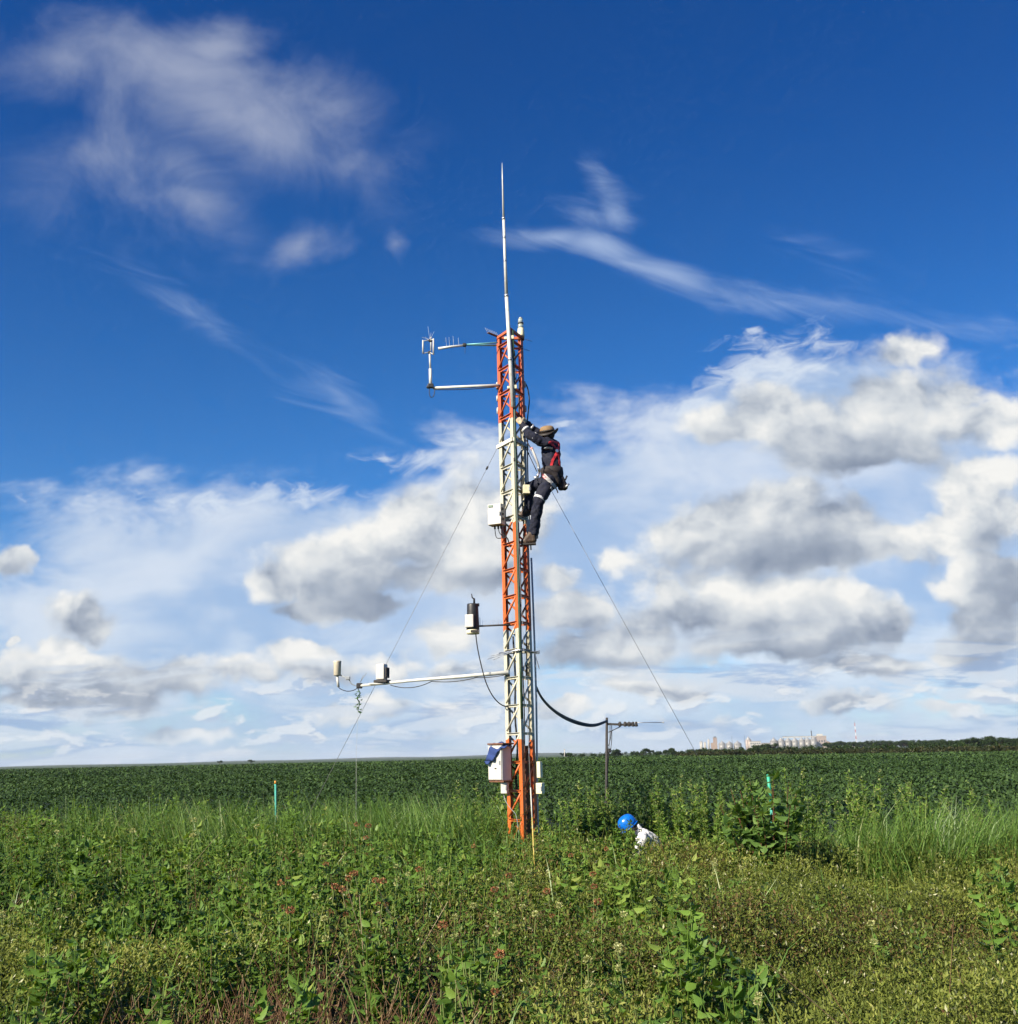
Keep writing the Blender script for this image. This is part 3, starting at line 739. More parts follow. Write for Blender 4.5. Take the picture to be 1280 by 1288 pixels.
TB, TT = T(659.5, 1112), T(641.2, 421)
TB.z = 0.0
ax = (TT-TB).normalized(); TH = (TT-TB).length
ex = Vector((1, 0, 0)); ex = (ex-ax*ex.dot(ax)).normalized(); ey = ax.cross(ex)          # ey points away from the viewer
RC = 0.208
TURN = R(2)
def leg_off(i):
    a = R(-90)+TURN+i*R(120)                 # 0 near leg, 1 right rear, 2 left rear
    return (ex*math.cos(a)+ey*math.sin(a))*RC
def Lg(i, s): return TB + ax*s + leg_off(i)
def s_of(py, px=650):                          # height along the tower axis seen at this picture row
    q = T(px, py); return (q-TB).dot(ax)

tower = empty('lattice_tower', TB, 'slender orange and white banded lattice tower rising out of the weeds', 'tower')
# legs: folded plate with two flanges along the neighbouring faces
for i in range(3):
    mb = MB(); o = leg_off(i)
    prof = []
    fl = [(leg_off(j)-o).normalized() for j in ((i+1) % 3, (i+2) % 3)]
    w, th = 0.066, 0.005
    nrm = [ax.cross(fl[0]).normalized(), ax.cross(fl[1]).normalized()]
    for q in range(2):
        if nrm[q].dot(o) < 0: nrm[q] = -nrm[q]
    tipo = o.normalized()*th*2
    prof = [o+fl[0]*w, o+fl[0]*w+nrm[0]*th, o+tipo, o+fl[1]*w+nrm[1]*th, o+fl[1]*w, o]
    s0, s1 = -0.05, TH + (0.0 if i else 0.02)
    nseg = 1
    rings = [[mb.bm.verts.new(TB+ax*s+p_) for p_ in prof] for s in (s0, s1)]
    for a, b in zip(rings[:-1], rings[1:]):
        for j in range(6): mb.bm.faces.new((a[j], a[(j+1) % 6], b[(j+1) % 6], b[j]))
    mb.bm.faces.new(rings[0][::-1]); mb.bm.faces.new(rings[1])
    bmesh.ops.recalc_face_normals(mb.bm, faces=mb.bm.faces[:])
    # bolts up the outer faces of the flanges, two rows at every bay
    mb.build('leg', m_tow, tower)
sA, sB = s_of(434), s_of(1030, 658)
bay = (sA-sB)/18
levels = [sB-bay*2+bay*k for k in range(21)]
for k, s in enumerate(levels):
    for i in range(3):
        j = (i+1) % 3
        a, b = Lg(i, s), Lg(j, s); d = (b-a).normalized()
        n_out = ((a+b)/2-(TB+ax*s)).normalized()
        a2, b2 = a+d*.03+n_out*.009, b-d*.03+n_out*.009
        mb = MB(); mb.bar(a2-n_out*.012-ax*.014, b2-n_out*.012-ax*.014, 0.004, 0.028, ax)                         # vertical flange
        mb.bar(a2-n_out*.004+ax*.0022, b2-n_out*.004+ax*.0022, 0.034, 0.004, ax)   # horizontal flange
        for q in (a2+d*.012, b2-d*.012): mb.lathe([(.007, 0), (.007, .006)], q+n_out*.002, n_out, 6)
        mb.build('horizontal_brace', m_tow, tower)
        if k < 20:
            # one diagonal per face, rising to the right as seen from outside
            s2 = s+bay
            lo, hi = (a, Lg(j, s2)) if i != 1 else (a, Lg(j, s2))
            if i == 2: lo, hi = a, Lg(j, s2)
            dd = (hi-lo).normalized()
            mb = MB(); mb.tube([lo+dd*.045+n_out*.006, hi-dd*.045+n_out*.006], 0.0135, 8)
            mb.build('diagonal_brace', m_tow, tower)
# head frame of the tower, guy brackets, step plates, splice plates
for s in (TH-0.012,):
    for i in range(3):
        a, b = Lg(i, s), Lg((i+1) % 3, s); mb = MB(); d = (b-a).normalized()
        mb.bar(a+d*.02, b-d*.02, .035, .035, ax); mb.build('head_frame', m_tow, tower)
s_c = s_of(561, 645)
for i, far_i in ((0, 2), (0, 1)):
    a, b = Lg(0, s_c+.03)+leg_off(0)*.12, Lg(far_i, s_c+.03); d = (b-a).normalized()
    MB().bar(a+ax*.0, b+d*.05, .045, .05, ax).build('guy_bracket', plain('bracket_paint', (.66, .64, .54), .5, 0, .1, 20, (.2, .15, .08), .5), tower)
m_plate = plain('grey_step_plate', (.30, .33, .34), .5, .3)
for y in (594, 626, 657):
    c = TB+ax*s_of(y)+leg_off(1)*.15+leg_off(0)*.25
    MB().box(c, (.055, .02, .035), None, .004).build('step_plate', m_plate, tower)
for i, ys_ in ((2, ((477, 486), (494, 501), (509, 517))), (1, ((476, 484), (507, 515)))):
    for y0, y1 in ys_:
        a, b = s_of(y1), s_of(y0); q = leg_off(i)*1.09
        MB().tube([TB+ax*a+q, TB+ax*(a*.4+b*.6)+q, TB+ax*b+q], [.012, .015, .010], 8).build('splice_plate', m_white, tower)
# foot of the tower
MB().box(TB+Vector((0, 0, .05)), (.62, .62, .16), None, .02).build('footing', plain('concrete', (.36, .34, .31), .9, 0, .2, 8, (.16, .14, .1), .5), tower)

# lightning mast
c0, c1, c2, c3 = T(645.2, 512, -.265), T(636.8, 372, -.265), T(633.2, 275, -.265), T(631.3, 205, -.265)
rod = empty('lightning_mast', c0, 'tall thin white lightning mast clamped to the tower top', 'mast')
a = (c1-c0)
MB().tube([c0, c0.lerp(c1, .5), c1], [.030, .029, .025], 12).build('lower_pole', m_alu, rod)
MB().tube([c1, c2], [.0235, .019], 12).build('upper_pole', m_alu, rod)
MB().tube([c2, c3.lerp(c2, .25), c3], [.0165, .010, .003], 10).build('tip_rod', m_alu, rod)
for q, r in ((c1, .031), (c2, .025), (c1.lerp(c2, .45), .0235), (c1.lerp(c2, .75), .022), (c0.lerp(c1, .42), .034)):
    MB().tube([q-Vector((0, 0, .018)), q+Vector((0, 0, .018))], r, 12).build('collar', m_galv, rod)
for y in (425, 487):
    q = c0.lerp(c1, (512-y)/140)
    mb = MB(); mb.box(q+Vector((.045, .02, 0)), (.05, .05, .055), None, .008); mb.box(q+Vector((-.045, .03, 0)), (.04, .03, .04), None, .008)
    mb.bar(q+Vector((-.06, .035, 0)), q+Vector((.06, .035, 0)), .02, .03)
    mb.build('clamp', m_cream, rod)
# dark green conduit that runs beside the mast and then down the near leg
pts = [TB+ax*s_of(y)+leg_off(0)*1.06+ex*dx+ey*-.02 for y, dx in ((424, .030), (470, .030), (520, .028), (560, .026), (620, .022), (700, .02), (770, .018), (840, .016), (905, .014))]
tag(MB().tube(pts, .017, 8).build('conduit', m_green), 'dark green conduit running down the near leg of the tower', 'conduit')
pts = [TB+ax*s_of(y)+leg_off(1)*1.16+ex*dx for y, dx in ((700, .006), (760, .012), (830, .016), (880, .016), (960, 0.0), (1000, -.01), (1040, -.01), (1105, -.01))]
tag(MB().tube(pts, .013, 8).build('conduit', plain('pale_grey_conduit', (.42, .43, .42), .5)), 'grey metal conduit strapped to the right leg of the tower', 'conduit')
for nm, lab, rows, r, i, kx in (('cable', 'black cable clipped along the right leg near the tower top', ((478, .0), (486, .035), (500, .05), (515, .03), (530, .012), (550, .01), (585, .0), (640, .0), (690, .012)), .010, 1, 1.12),
                            ('cable', 'thin dark cable inside the tower behind the mast', ((440, -.03), (470, -.02), (520, -.05), (590, -.03), (650, -.04), (720, -.03), (800, -.045), (880, -.03), (960, -.04), (1030, -.02)), .009, 1, .5),
                            ('cable', 'dark cable bundle hanging inside the lower tower bays', ((800, .0), (850, .015), (900, .0), (940, .02), (980, -.01), (1010, .03), (1040, .01)), .014, 2, .35),
                            ('cable', 'slack black cable down the left leg between the white box and the collar', ((655, .03), (680, .0), (700, .035), (730, .01), (760, .03), (800, .0), (840, .025), (885, .01)), .008, 2, .93),
                            ('cable', 'thick black cable up the back of the tower behind the climber', ((470, .01), (520, -.01), (560, .012), (610, -.012), (660, .01), (700, -.01), (780, .008), (850, -.01)), .012, 1, .62),
                            ('cable', 'pair of dark cables winding through the white lower bays', ((795, -.03), (815, .02), (835, -.02), (860, .03), (890, -.01), (925, .02), (965, -.02), (1005, .015)), .010, 0, .2)):
    pts = smooth_path([TB+ax*s_of(y)+leg_off(i)*kx+ex*dx for y, dx in rows], 5)
    tag(MB().tube(pts, r, 6).build(nm, m_black), lab, 'cable')
# wide dark bar in the lower bays: the flange's shade put into its colour
MB_ = MB(); a_, b_ = s_of(1050, 658), s_of(938, 657)
MB_.bar(TB+ax*a_+leg_off(0)*.35+ex*.055, TB+ax*b_+leg_off(0)*.35+ex*.055, .012, .075, ex)
tag(MB_.build('shaded_flange_strip', m_rust), 'dark strip painted as the shaded leg flange inside the lowest tower bays', 'painted shade')

# obstruction beacon
q = T(655.2, 428, .10); bea = empty('obstruction_beacon', q, 'double lens warning beacon on the top right corner of the tower', 'beacon')
MB().tube([q, q+Vector((0, 0, .05))], .045, 12).build('mount', m_rust, bea)
MB().lathe([(.05, .05), (.052, .07), (.05, .10), (.044, .175), (.038, .18)], q).build('base', m_cream, bea)
MB().lathe([(.034, .18), (.040, .19), (.040, .235), (.034, .245)], q).build('lens', m_glass, bea)
MB().lathe([(.042, .245), (.042, .262)], q).build('band', m_black, bea)
MB().lathe([(.034, .262), (.038, .27), (.036, .315), (.026, .335)], q).build('lens', m_glass, bea)
MB().lathe([(.028, .335), (.024, .345), (.01, .352)], q).build('cap', m_galv, bea)
for y0, y1, x1 in ((425, 429.5, 669), (438, 441.5, 666.5)):
    tag(MB().tube([T(655, y0, .1), T(x1, y1, .0)], .0035, 5).build('whisker_wire', m_black), {425: 'short thin wire sticking out just below the beacon', 438: 'short thin wire sticking out under the tower head frame'}[y0], 'wire')

# upper booms, sonic anemometer, bird spikes
bo = empty('instrument_boom', T(623, 485), 'thick pale boom carrying the anemometer upright left of the tower top', 'boom')
MB().tube([T(628, 484.8, .05), T(600, 485.8, .05), T(544, 488.0, .05)], [.022, .021, .019], 10).build('arm', m_alu, bo)
MB().tube(sag(T(622, 487, .04), T(546, 490, .04), .015), .006, 6).build('cable', m_black, bo)
MB().tube([T(541.5, 487, .05), T(541, 464, .05)], .022, 10).build('upright', m_alu, bo)
MB().tube([T(541, 464, .05), T(540.3, 444, .05)], .014, 10).build('upright', m_alu, bo)
mb = MB(); mb.box(T(541.5, 485.5, .04), (.085, .06, .06), None, .01); mb.box(T(538.5, 487, .03), (.05, .05, .035), None, .01); mb.build('clamp', m_black, bo)
lp = [T(540, 489, .03), T(539.8, 495, .03), T(541.5, 499.5, .03), T(545, 498.5, .03), T(546.5, 492, .03), T(546, 488, .03)]
MB().tube(smooth_path(lp), .006, 6).build('cable_loop', m_black, bo)
an = empty('sonic_anemometer', T(540, 444, .05), 'white three armed sonic anemometer with bird spikes on an upright', 'anemometer')
for x_, y0, y1, o in ((531.8, 428, 444.5, .0), (545, 426, 446, -.02), (542, 424, 440, .16)):
    mb = MB(); mb.tube([T(x_, y1, o), T(x_, y0, o)], .011, 8)
    mb.tube([T(x_, y1, o), T(540, 443, .05)], .007, 6); mb.tube([T(x_, y0+1, o), T(540, 428, .05)], .007, 6)
    mb.build('transducer_arm', m_white, an)
MB().lathe([(.02, 0), (.02, .03), (.01, .04)], T(540, 445, .05)).build('hub', m_dgrey, an); MB().box(T(541, 428.5, .05), (.05, .05, .035), None, .01).build('hub', m_dgrey, an)
mb = MB()
for x_, y_ in ((538, 410.5), (546, 417), (542, 418.5), (530.5, 424), (534, 424)): mb.tube([T(540.5, 428, .05), T(x_, y_, .05)], .0032, 5)
mb.build('bird_spikes', m_galv, an)

b2 = empty('short_boom', T(622, 432), 'short teal and white boom with four upright spikes', 'boom')
MB().tube([T(585, 434.3, .0), T(568, 436, .0), T(551, 438.6, .0)], [.013, .016, .020], 10).build('outer_tube', m_alu, b2)
MB().tube([T(583, 433.6, .0), T(626, 434.5, .12)], .013, 8).build('inner_tube', m_teal, b2)
MB().tube([T(583, 433.6, .0), T(626, 431, -.02)], .011, 8).build('inner_tube', m_teal, b2)
MB().box(T(584, 434, 0), (.05, .05, .045), None, .008).build('clamp', m_black, b2)
MB().tube([T(585, 436, 0), T(584.5, 445, 0)], .004, 5).build('cable_end', m_black, b2)
mb = MB()
for x_, y0, y1 in ((561.5, 436.5, 424.5), (565.5, 436, 424), (570.5, 435.5, 423), (577, 434.5, 425)): mb.tube([T(x_, y0), T(x_-1, y1)], .0036, 5)
mb.build('bird_spikes', m_galv, b2)
cb = empty('spike_comb', T(626, 422, .1), 'small comb of bird spikes tilted off the tower head', 'bird spikes')
MB().bar(T(627, 424, .1), T(613.5, 418.5, .0), .04, .01).build('strip', m_rust, cb)
mb = MB()
for k in range(7):
    t = k/6; b0 = T(627, 424, .1).lerp(T(613, 418.3, 0), t); mb.tube([b0, b0+Vector((-.035, 0, .075))], .0035, 5)
mb.build('bird_spikes', m_galv, cb)

# boxes on the tower
def rotz(deg): return Matrix.Rotation(R(deg), 3, 'Z')
def cab(name, px, py, off, w, h, dpt, deg, mat, label, cat='box', bev=.008, lid=True, extra=None):
    c = T(px, py, off); e = empty(name, c, label, cat); r = rotz(deg)
    MB().box(c, (w, dpt, h), r, bev).build('body', mat, e)
    if lid:
        MB().box(c+r@Vector((0, -dpt/2-.006, 0)), (w*.96, .014, h*.96), r, .005).build('door', mat, e)
        mb = MB(); mb.box(c+r@Vector((w*.40, -dpt/2-.02, 0)), (.018, .016, .05), r, .003); mb.build('latch', m_grey, e)
    if extra: extra(c, r, e)
    return e
def ex_white(c, r, e):
    MB().box(c+r@Vector((-.050, -.083, .112)), (.065, .006, .030), r).build('label_plate', plain('green_label', (.10, .16, .11), .4), e)
    for dz in (-.07, .0, .07): MB().box(c+r@Vector((.105, -.04, dz)), (.014, .05, .035), r, .003).build('hinge', m_dgrey, e)
    mb = MB()
    for dx in (-.03, .02, .06):
        mb.tube([c+r@Vector((dx, 0, -.15)), c+r@Vector((dx, 0, -.19))], .013, 8)
    mb.build('cable_gland', m_black, e)
    mb = MB()
    for dx, k in ((-.03, .05), (.02, .0), (.06, -.02)):
        mb.tube(smooth_path([c+r@Vector((dx, 0, -.19)), c+r@Vector((dx+.02, .02, -.26-k)), c+r@Vector((.12, .05, -.31)), c+r@Vector((.14, .08, -.40))], 5), .006, 6)
    mb.build('cable', m_black, e)
cab('equipment_box', 624.5, 648, -.10, .20, .29, .13, -24, m_white, 'white equipment box with dark label on the left of the tower middle', 'box', .01, True, ex_white)
cab('junction_box', 661.5, 616, -.14, .095, .125, .07, 8, m_cream, 'small cream junction box on the right leg behind the climber', 'box', .008, True)
cab('terminal_box', 664.5, 663, .04, .06, .20, .07, 10, m_white, 'narrow white box on the right leg between the climbing boots', 'box', .006, False)
cab('terminal_box', 674, 672, .13, .05, .12, .06, 10, m_grey, 'small grey box beside the heel of the lower climbing boot', 'box', .006, False)
def ex_cab(c, r, e):
    MB().box(c+r@Vector((.02, 0, .232)), (.29, .20, .02), r, .004).build('roof', m_rust, e)
    MB().box(c+r@Vector((.02, 0, -.232)), (.27, .17, .022), r, .004).build('plinth', m_rust, e)
    MB().box(c+r@Vector((.02, -.095, -.07)), (.03, .02, .012), r, .003).build('handle', m_dgrey, e)
cab('equipment_cabinet', 628.5, 959, -.10, .25, .44, .16, -46, m_white, 'large white cabinet half covered by a blue cloth at the tower foot', 'cabinet', .008, True, ex_cab)
# blue cloth slung over the cabinet
up = [(642, 935.5, -.02), (634, 933.3, -.10), (625, 933.5, -.10), (616.5, 937, -.12), (613.5, 945, -.12), (611.5, 952, -.12), (609, 958.5, -.10)]
lo = [(641, 938.5, -.25), (635, 939.5, -.31), (628, 942.5, -.27), (624.5, 947.5, -.24), (621.5, 953.5, -.215), (617.5, 958, -.175), (612, 960.5, -.13)]
mb = MB(); grid = []
U_, L_ = smooth_path([T(*q) for q in up], 5), smooth_path([T(*q) for q in lo], 5)
back = [p_+Vector((.02, .22, -.03)) for p_ in U_]
for i_, (a, b, bk) in enumerate(zip(U_, L_, back)):
    row = []
    for t in np.linspace(-.6, 1, 11):
        q = a.lerp(b, t) if t >= 0 else a.lerp(bk, -t/.6)
        row.append(mb.bm.verts.new(q+Vector((0, 0, .010*math.sin(i_*1.1+t*5)))+Vector((0, -.014*math.sin(i_*.8+t*3), 0))))
    grid.append(row)
for a, b in zip(grid[:-1], grid[1:]):
    for j in range(10): mb.bm.faces.new((a[j], b[j], b[j+1], a[j+1])).smooth = True
clo = mb.build('blue_cloth', m_blue)
sm = clo.modifiers.new('thickness', 'SOLIDIFY'); sm.thickness = .006
tag(clo, 'dark blue cloth slung over the white cabinet at the tower foot', 'cloth')
cab('meter_box', 634.8, 990.5, -.16, .085, .15, .06, -20, m_white, 'small white twin box just under the large white cabinet', 'box', .006, True)
cab('terminal_box', 678.5, 968, -.10, .05, .20, .08, -25, m_cream, 'narrow cream box on the lower right leg, the upper of two', 'box', .006, False)
cab('terminal_box', 679.5, 991.5, -.10, .085, .135, .08, -25, m_cream, 'squarish cream box on the lower right leg, the lower of two', 'box', .006, True)
tag(MB().tube(smooth_path([T(633, 998, -.14), T(636, 1008, -.2), T(643, 1018, -.23), T(649, 1026, -.25), T(652, 1050, -.27), T(652, 1090, -.25)], 5), .0045, 6).build('cable', m_grey), 'thin grey cable running from the twin box into the tower foot', 'cable')

# black and white sensor on a thin arm
c = T(594.5, 777, -.05); se = empty('rain_sensor', c, 'black topped white sensor on a thin dark arm left of the tower', 'sensor')
r = rotz(-14)
MB().lathe([(.085, -.16), (.085, -.13), (.077, .08), (.075, .17), (.07, .185)], c, n=20).build('housing', m_black, se)
MB().box(c+r@Vector((-.022, -.075, -.05)), (.115, .06, .17), r, .01).build('panel', m_white, se)
MB().lathe([(.082, -.215), (.086, -.20), (.086, -.165), (.082, -.16)], c, n=20).build('base', m_cream, se)
mb = MB(); mb.box(c+Vector((.02, -.09, -.185)), (.1, .02, .03), r, .004); mb.build('bracket', m_dgrey, se)
mb = MB(); mb.tube([c+Vector((.02, 0, .18)), c+Vector((.022, 0, .25)), c+Vector((-.005, 0, .27)), c+Vector((-.012, 0, .32))], [.014, .014, .009, .006], 8)
mb.box(c+Vector((.075, 0, .17)), (.03, .04, .04), None, .005); mb.build('top_fitting', m_black, se)
mb = MB(); a, b = T(602, 787.5, -.03), T(646, 785.5, -.03); mb.tube([a, b], .012, 8); mb.build('arm', m_dgrey, se)
mb = MB()
for k in range(9):
    q = a.lerp(b, .04+k*.075); mb.tube([q, q+Vector((-.002, 0, .115 if k == 0 else .075))], .0026 if k else .005, 5)
mb.build('bird_spikes', m_galv, se)
tag(MB().tube(smooth_path([T(598, 795, -.05), T(600, 812, -.05), T(604, 832, -.05), T(611, 858, -.05), T(620, 876, -.04), T(630, 886, -.02), T(640, 889.5, .05)], 6), .0085, 6).build('cable', m_black), 'black cable looping from the black topped sensor down to the tower', 'cable')

# long lower boom with its instruments
E1, E0 = T(640, 845.5, -.02), T(451, 862.5, .75)
lb = empty('long_boom', E1, 'long pale boom reaching left from the white part of the tower', 'boom')
MB().tube([E1, E1.lerp(E0, .3), E1.lerp(E0, .62)+Vector((0, 0, .006)), E0], [.026, .025, .021, .019], 10).build('arm', m_alu, lb)
mb = MB()
for t0, t1, s_ in ((.02, .22, .015), (.2, .5, .03), (.5, .78, .06)): mb.tube(sag(E1.lerp(E0, t0)-Vector((0, .01, .028)), E1.lerp(E0, t1)-Vector((0, .01, .028)), s_), .006, 6)
mb.build('cable', m_black, lb)
MB().box(E0+Vector((.01, 0, 0)), (.08, .06, .075), None, .012).build('end_clamp', m_black, lb)
mb = MB()
for x_, y_ in ((457, 849), (461, 846), (455, 853)): mb.tube([at(453, 858, E0.y), at(x_, y_, E0.y)], .004, 5)
mb.build('antenna_whisker', m_grey, lb)
def B(px, py, off=0): return at(px, py, E0.y+off)
bx = empty('boom_box', at(480, 846, 14.42), 'small white instrument box standing on the long boom', 'box')
c = at(480, 845, 14.42)
MB().box(c, (.125, .12, .21), rotz(-20), .012).build('body', m_white, bx)
MB().box(at(487, 846, 14.40), (.02, .10, .14), rotz(-20), .004).build('side_bracket', m_dgrey, bx)
MB().box(at(480.5, 857, 14.42), (.20, .14, .04), rotz(-20), .01).build('base_plate', m_dgrey, bx)
MB().box(at(476, 860, 14.44), (.24, .12, .025), rotz(-8), .008).build('clamp', m_white, bx)
rg = empty('rain_gauge', B(424, 864), 'beige cylindrical gauge on a stem at the far left boom end', 'rain gauge')
c = B(424, 850)
MB().lathe([(.040, .0), (.050, .012), (.053, .18), (.057, .20), (.05, .205)], c, n=18).build('cylinder', plain('beige_plastic', (.50, .45, .34), .5, 0, .12, 30, (.3, .24, .15), .4), rg)
MB().tube([c, B(425.5, 864)], .018, 10).build('stem', m_white, rg)
mb = MB(); mb.tube([B(428, 849), B(436, 853), B(440, 853.5)], .010, 6); mb.box(B(437.5, 853), (.06, .05, .05), None, .01); mb.build('bracket', m_grey, rg)
MB().tube(smooth_path([B(439, 854), B(441, 859), B(446, 862), B(451, 862)], 5), .008, 6).build('support_rod', m_grey, rg)
MB().tube(smooth_path([B(425.5, 864), B(429, 867), B(437, 869.3), B(445, 868), B(451, 864)], 5), .006, 6).build('cable', m_black, rg)
# vine that has climbed a string up to the boom
m_vine = leaf_mat('vine_leaf', [(0, (.03, .09, .02)), (1, (.10, .2, .05))], .3)
vi = empty('climbing_vine', B(449, 975), 'thin climbing vine on a string hanging from the boom end', 'vine')
MB().tube([B(450.5, 862), B(450, 895), B(448, 945), B(447.5, 1060)], .0018, 5).build('string', plain('pale_string', (.45, .45, .42)), vi)
Vn = Plants(); n = 24
t = rng.uniform(0, 1, n)**1.1; base = np.array([B(450.5, 868+28*q)[:] for q in t])+rng.normal(0, .012, (n, 3))
L = rng.uniform(.035, .075, n); leaves(Vn, base, rng.uniform(0, 6.28, n), rng.normal(-.3, .5, n), L, L*.6, rng.uniform(0, 1, n)); Vn.build('foliage', m_vine, None)
bpy.data.objects['foliage'].parent = vi; bpy.data.objects['foliage'].matrix_parent_inverse = Matrix.Translation(vi.location).inverted()
MB().tube(smooth_path([B(450, 866), B(452.5, 872), B(449, 878), B(452, 884), B(450, 894)], 4), .006, 5).build('stem', m_vine, vi)

# collar of spikes around the tower
s_k = s_of(820); sc_ = empty('spike_collar', TB+ax*s_k, 'grey collar of bent metal rods round the white lower section', 'spike collar')
mb = MB()
for i in range(3):
    a, b = Lg(i, s_k)*1.0+leg_off(i)*.35, Lg((i+1) % 3, s_k)+leg_off((i+1) % 3)*.35
    mb.tube([a, b], .012, 6)
mb.build('ring', m_galv, sc_)
mb = MB()
for (x0, y0, x1, y1) in ((650, 817, 613, 829), (645, 819, 620, 830), (640, 820, 617, 825), (672, 820, 679, 818.5), (672, 822, 678, 822), (673, 823, 678, 841), (660, 818, 679, 821)):
    mb.tube([T(x0, y0, -.15), T(x1, y1, -.12)], .006, 5)
mb.build('rods', m_galv, sc_)

# guy wires
m_wire = plain('steel_wire', (.22, .22, .22), .5, .3)
def guy(p0, p1, label, guard=False):
    d = (p1-p0).normalized(); q = p0+d*(-p0.z/d.z)
    e = empty('guy_wire', p0, label, 'guy wire', 'guy wires of the tower')
    MB().tube([p0, q], .0030, 6).build('wire', m_wire, e)
    mb = MB(); a = p0+d*.30
    mb.tube([a, a+d*.05], [.014, .014], 6); mb.build('turnbuckle', m_dgrey, e)
    if guard:
        t0 = (p1-p0).length; MB().tube([p0+d*(t0-.42), p0+d*(t0+.2)], .0075, 8).build('guard', plain('yellow_guard', (.42, .33, .07), .5, 0, .15, 20, (.5, .5, .4), .5), e)
        MB().tube([p0+d*(t0-.75), p0+d*(t0-.42)], .007, 8).build('guard', m_white, e)
pL = Lg(2, s_c+.03)+(Lg(2, s_c)-Lg(0, s_c)).normalized()*.05; pR = Lg(1, s_c+.03)+(Lg(1, s_c)-Lg(0, s_c)).normalized()*.05
guy(pL, at(413, 976, 14.9), 'thin guy wire slanting from the tower down to the left')
guy(pR, at(868, 934, 14.9), 'thin guy wire slanting from behind the climber down to the right')
guy(Lg(0, s_c)+leg_off(0)*.15, at(671.5, 1078, 11.4), 'near guy wire with a yellow and white guard in the weeds', True)

# service pole with crossarm, cable bundle
PY = 17.6
def Q(px, py, off=0): return at(px, py, PY+off)
q0 = Q(760.3, 1040); q0.z = 0; q1 = Q(763, 902.5)
po = empty('service_pole', q0, 'short dark wooden service pole with a crossarm right of the tower', 'pole')
MB().tube([q0, q1], [.026, .021], 8).build('post', m_dgrey, po)
MB().bar(Q(763, 910.5, -.03), Q(801, 912.2, -.03), .03, .035).build('crossarm', m_dgrey, po)
MB().tube([Q(765, 921), Q(780, 914)], .008, 6).build('arm_brace', m_dgrey, po)
mb = MB()
for x_, w_ in ((779.5, .05), (786, .07), (791, .06), (796, .06), (800, .045)): mb.lathe([(.018, -.03), (.032, -.01), (.02, .015), (.028, .03), (.012, .05)], Q(x_, 911.5, -.03), n=10)
mb.box(Q(791, 910, -.03), (.16, .05, .035), None, .01); mb.build('insulators', m_dgrey, po)
mb = MB(); mb.tube([Q(789, 908.8), Q(833, 908.6)], .006, 6); mb.lathe([(.012, -.012), (.012, .012)], Q(834, 908.6), Vector((1, 0, 0)), 8); mb.build('rod', m_galv, po)
mb = MB()
for a, b in (((767, 912), (765, 945)), ((769, 911), (768, 942)), ((768.5, 920), (765, 938))): mb.tube(smooth_path([Q(*a), Q((a[0]+b[0])/2+.8, (a[1]+b[1])/2), Q(*b)], 4), .006, 5)
mb.box(Q(766.5, 944, -.02), (.05, .05, .07), None, .01); mb.tube([Q(765.5, 946), Q(763, 990)], .008, 5); mb.build('drop_wires', m_black, po)
cbun = empty('cable_bundle', T(674, 864), 'sagging bundle of black cables between the tower and service pole', 'cable')
for k, (dy, r_) in enumerate(((0, .013), (1.4, .011), (-1.0, .010))):
    P_ = [(673.5, 862+dy, 13.95), (681, 877+dy, 14.4), (693, 890.5+dy, 15.0), (708, 901+dy*1.3, 15.6), (724, 908+dy*1.4, 16.2), (740, 911.8+dy*1.2, 16.7), (751, 911.2+dy, 17.2), (763, 906.8+dy*.6, 17.58)]
    MB().tube(smooth_path([at(*q) for q in P_], 6), r_, 6).build('strand', m_black, cbun)

# marker stakes
st = empty('marker_stake', at(346.5, 1005, 16.4), 'thin turquoise stake with orange tip before the crop', 'stake')
m_st = plain('turquoise_paint', (.05, .32, .25), .6, 0, .25, 20, (.10, .10, .06), .5, 14)
a, b = at(347.2, 1050, 16.4), at(346.3, 986, 16.4); c = at(346.2, 982, 16.4)
MB().tube([a, b], .015, 8).build('shaft', m_st, st); MB().tube([b, c], .0155, 8).build('tip', plain('orange_paint', (.6, .25, .03), .5), st)
st = empty('marker_stake', at(970.5, 1030, 13.2), 'leaning bright green stake behind the big leaved shrub', 'stake')
MB().tube([at(972, 1052, 13.2), at(969.6, 1010, 13.2)], .019, 8).build('shaft', m_st, st)
MB().tube([at(969.6, 1010, 13.2), at(965.6, 974, 13.2)], .020, 8).build('sleeve', plain('green_plastic', (.03, .36, .22), .5, 0, .2, 20, (.12, .14, .08), .45, 14), st)
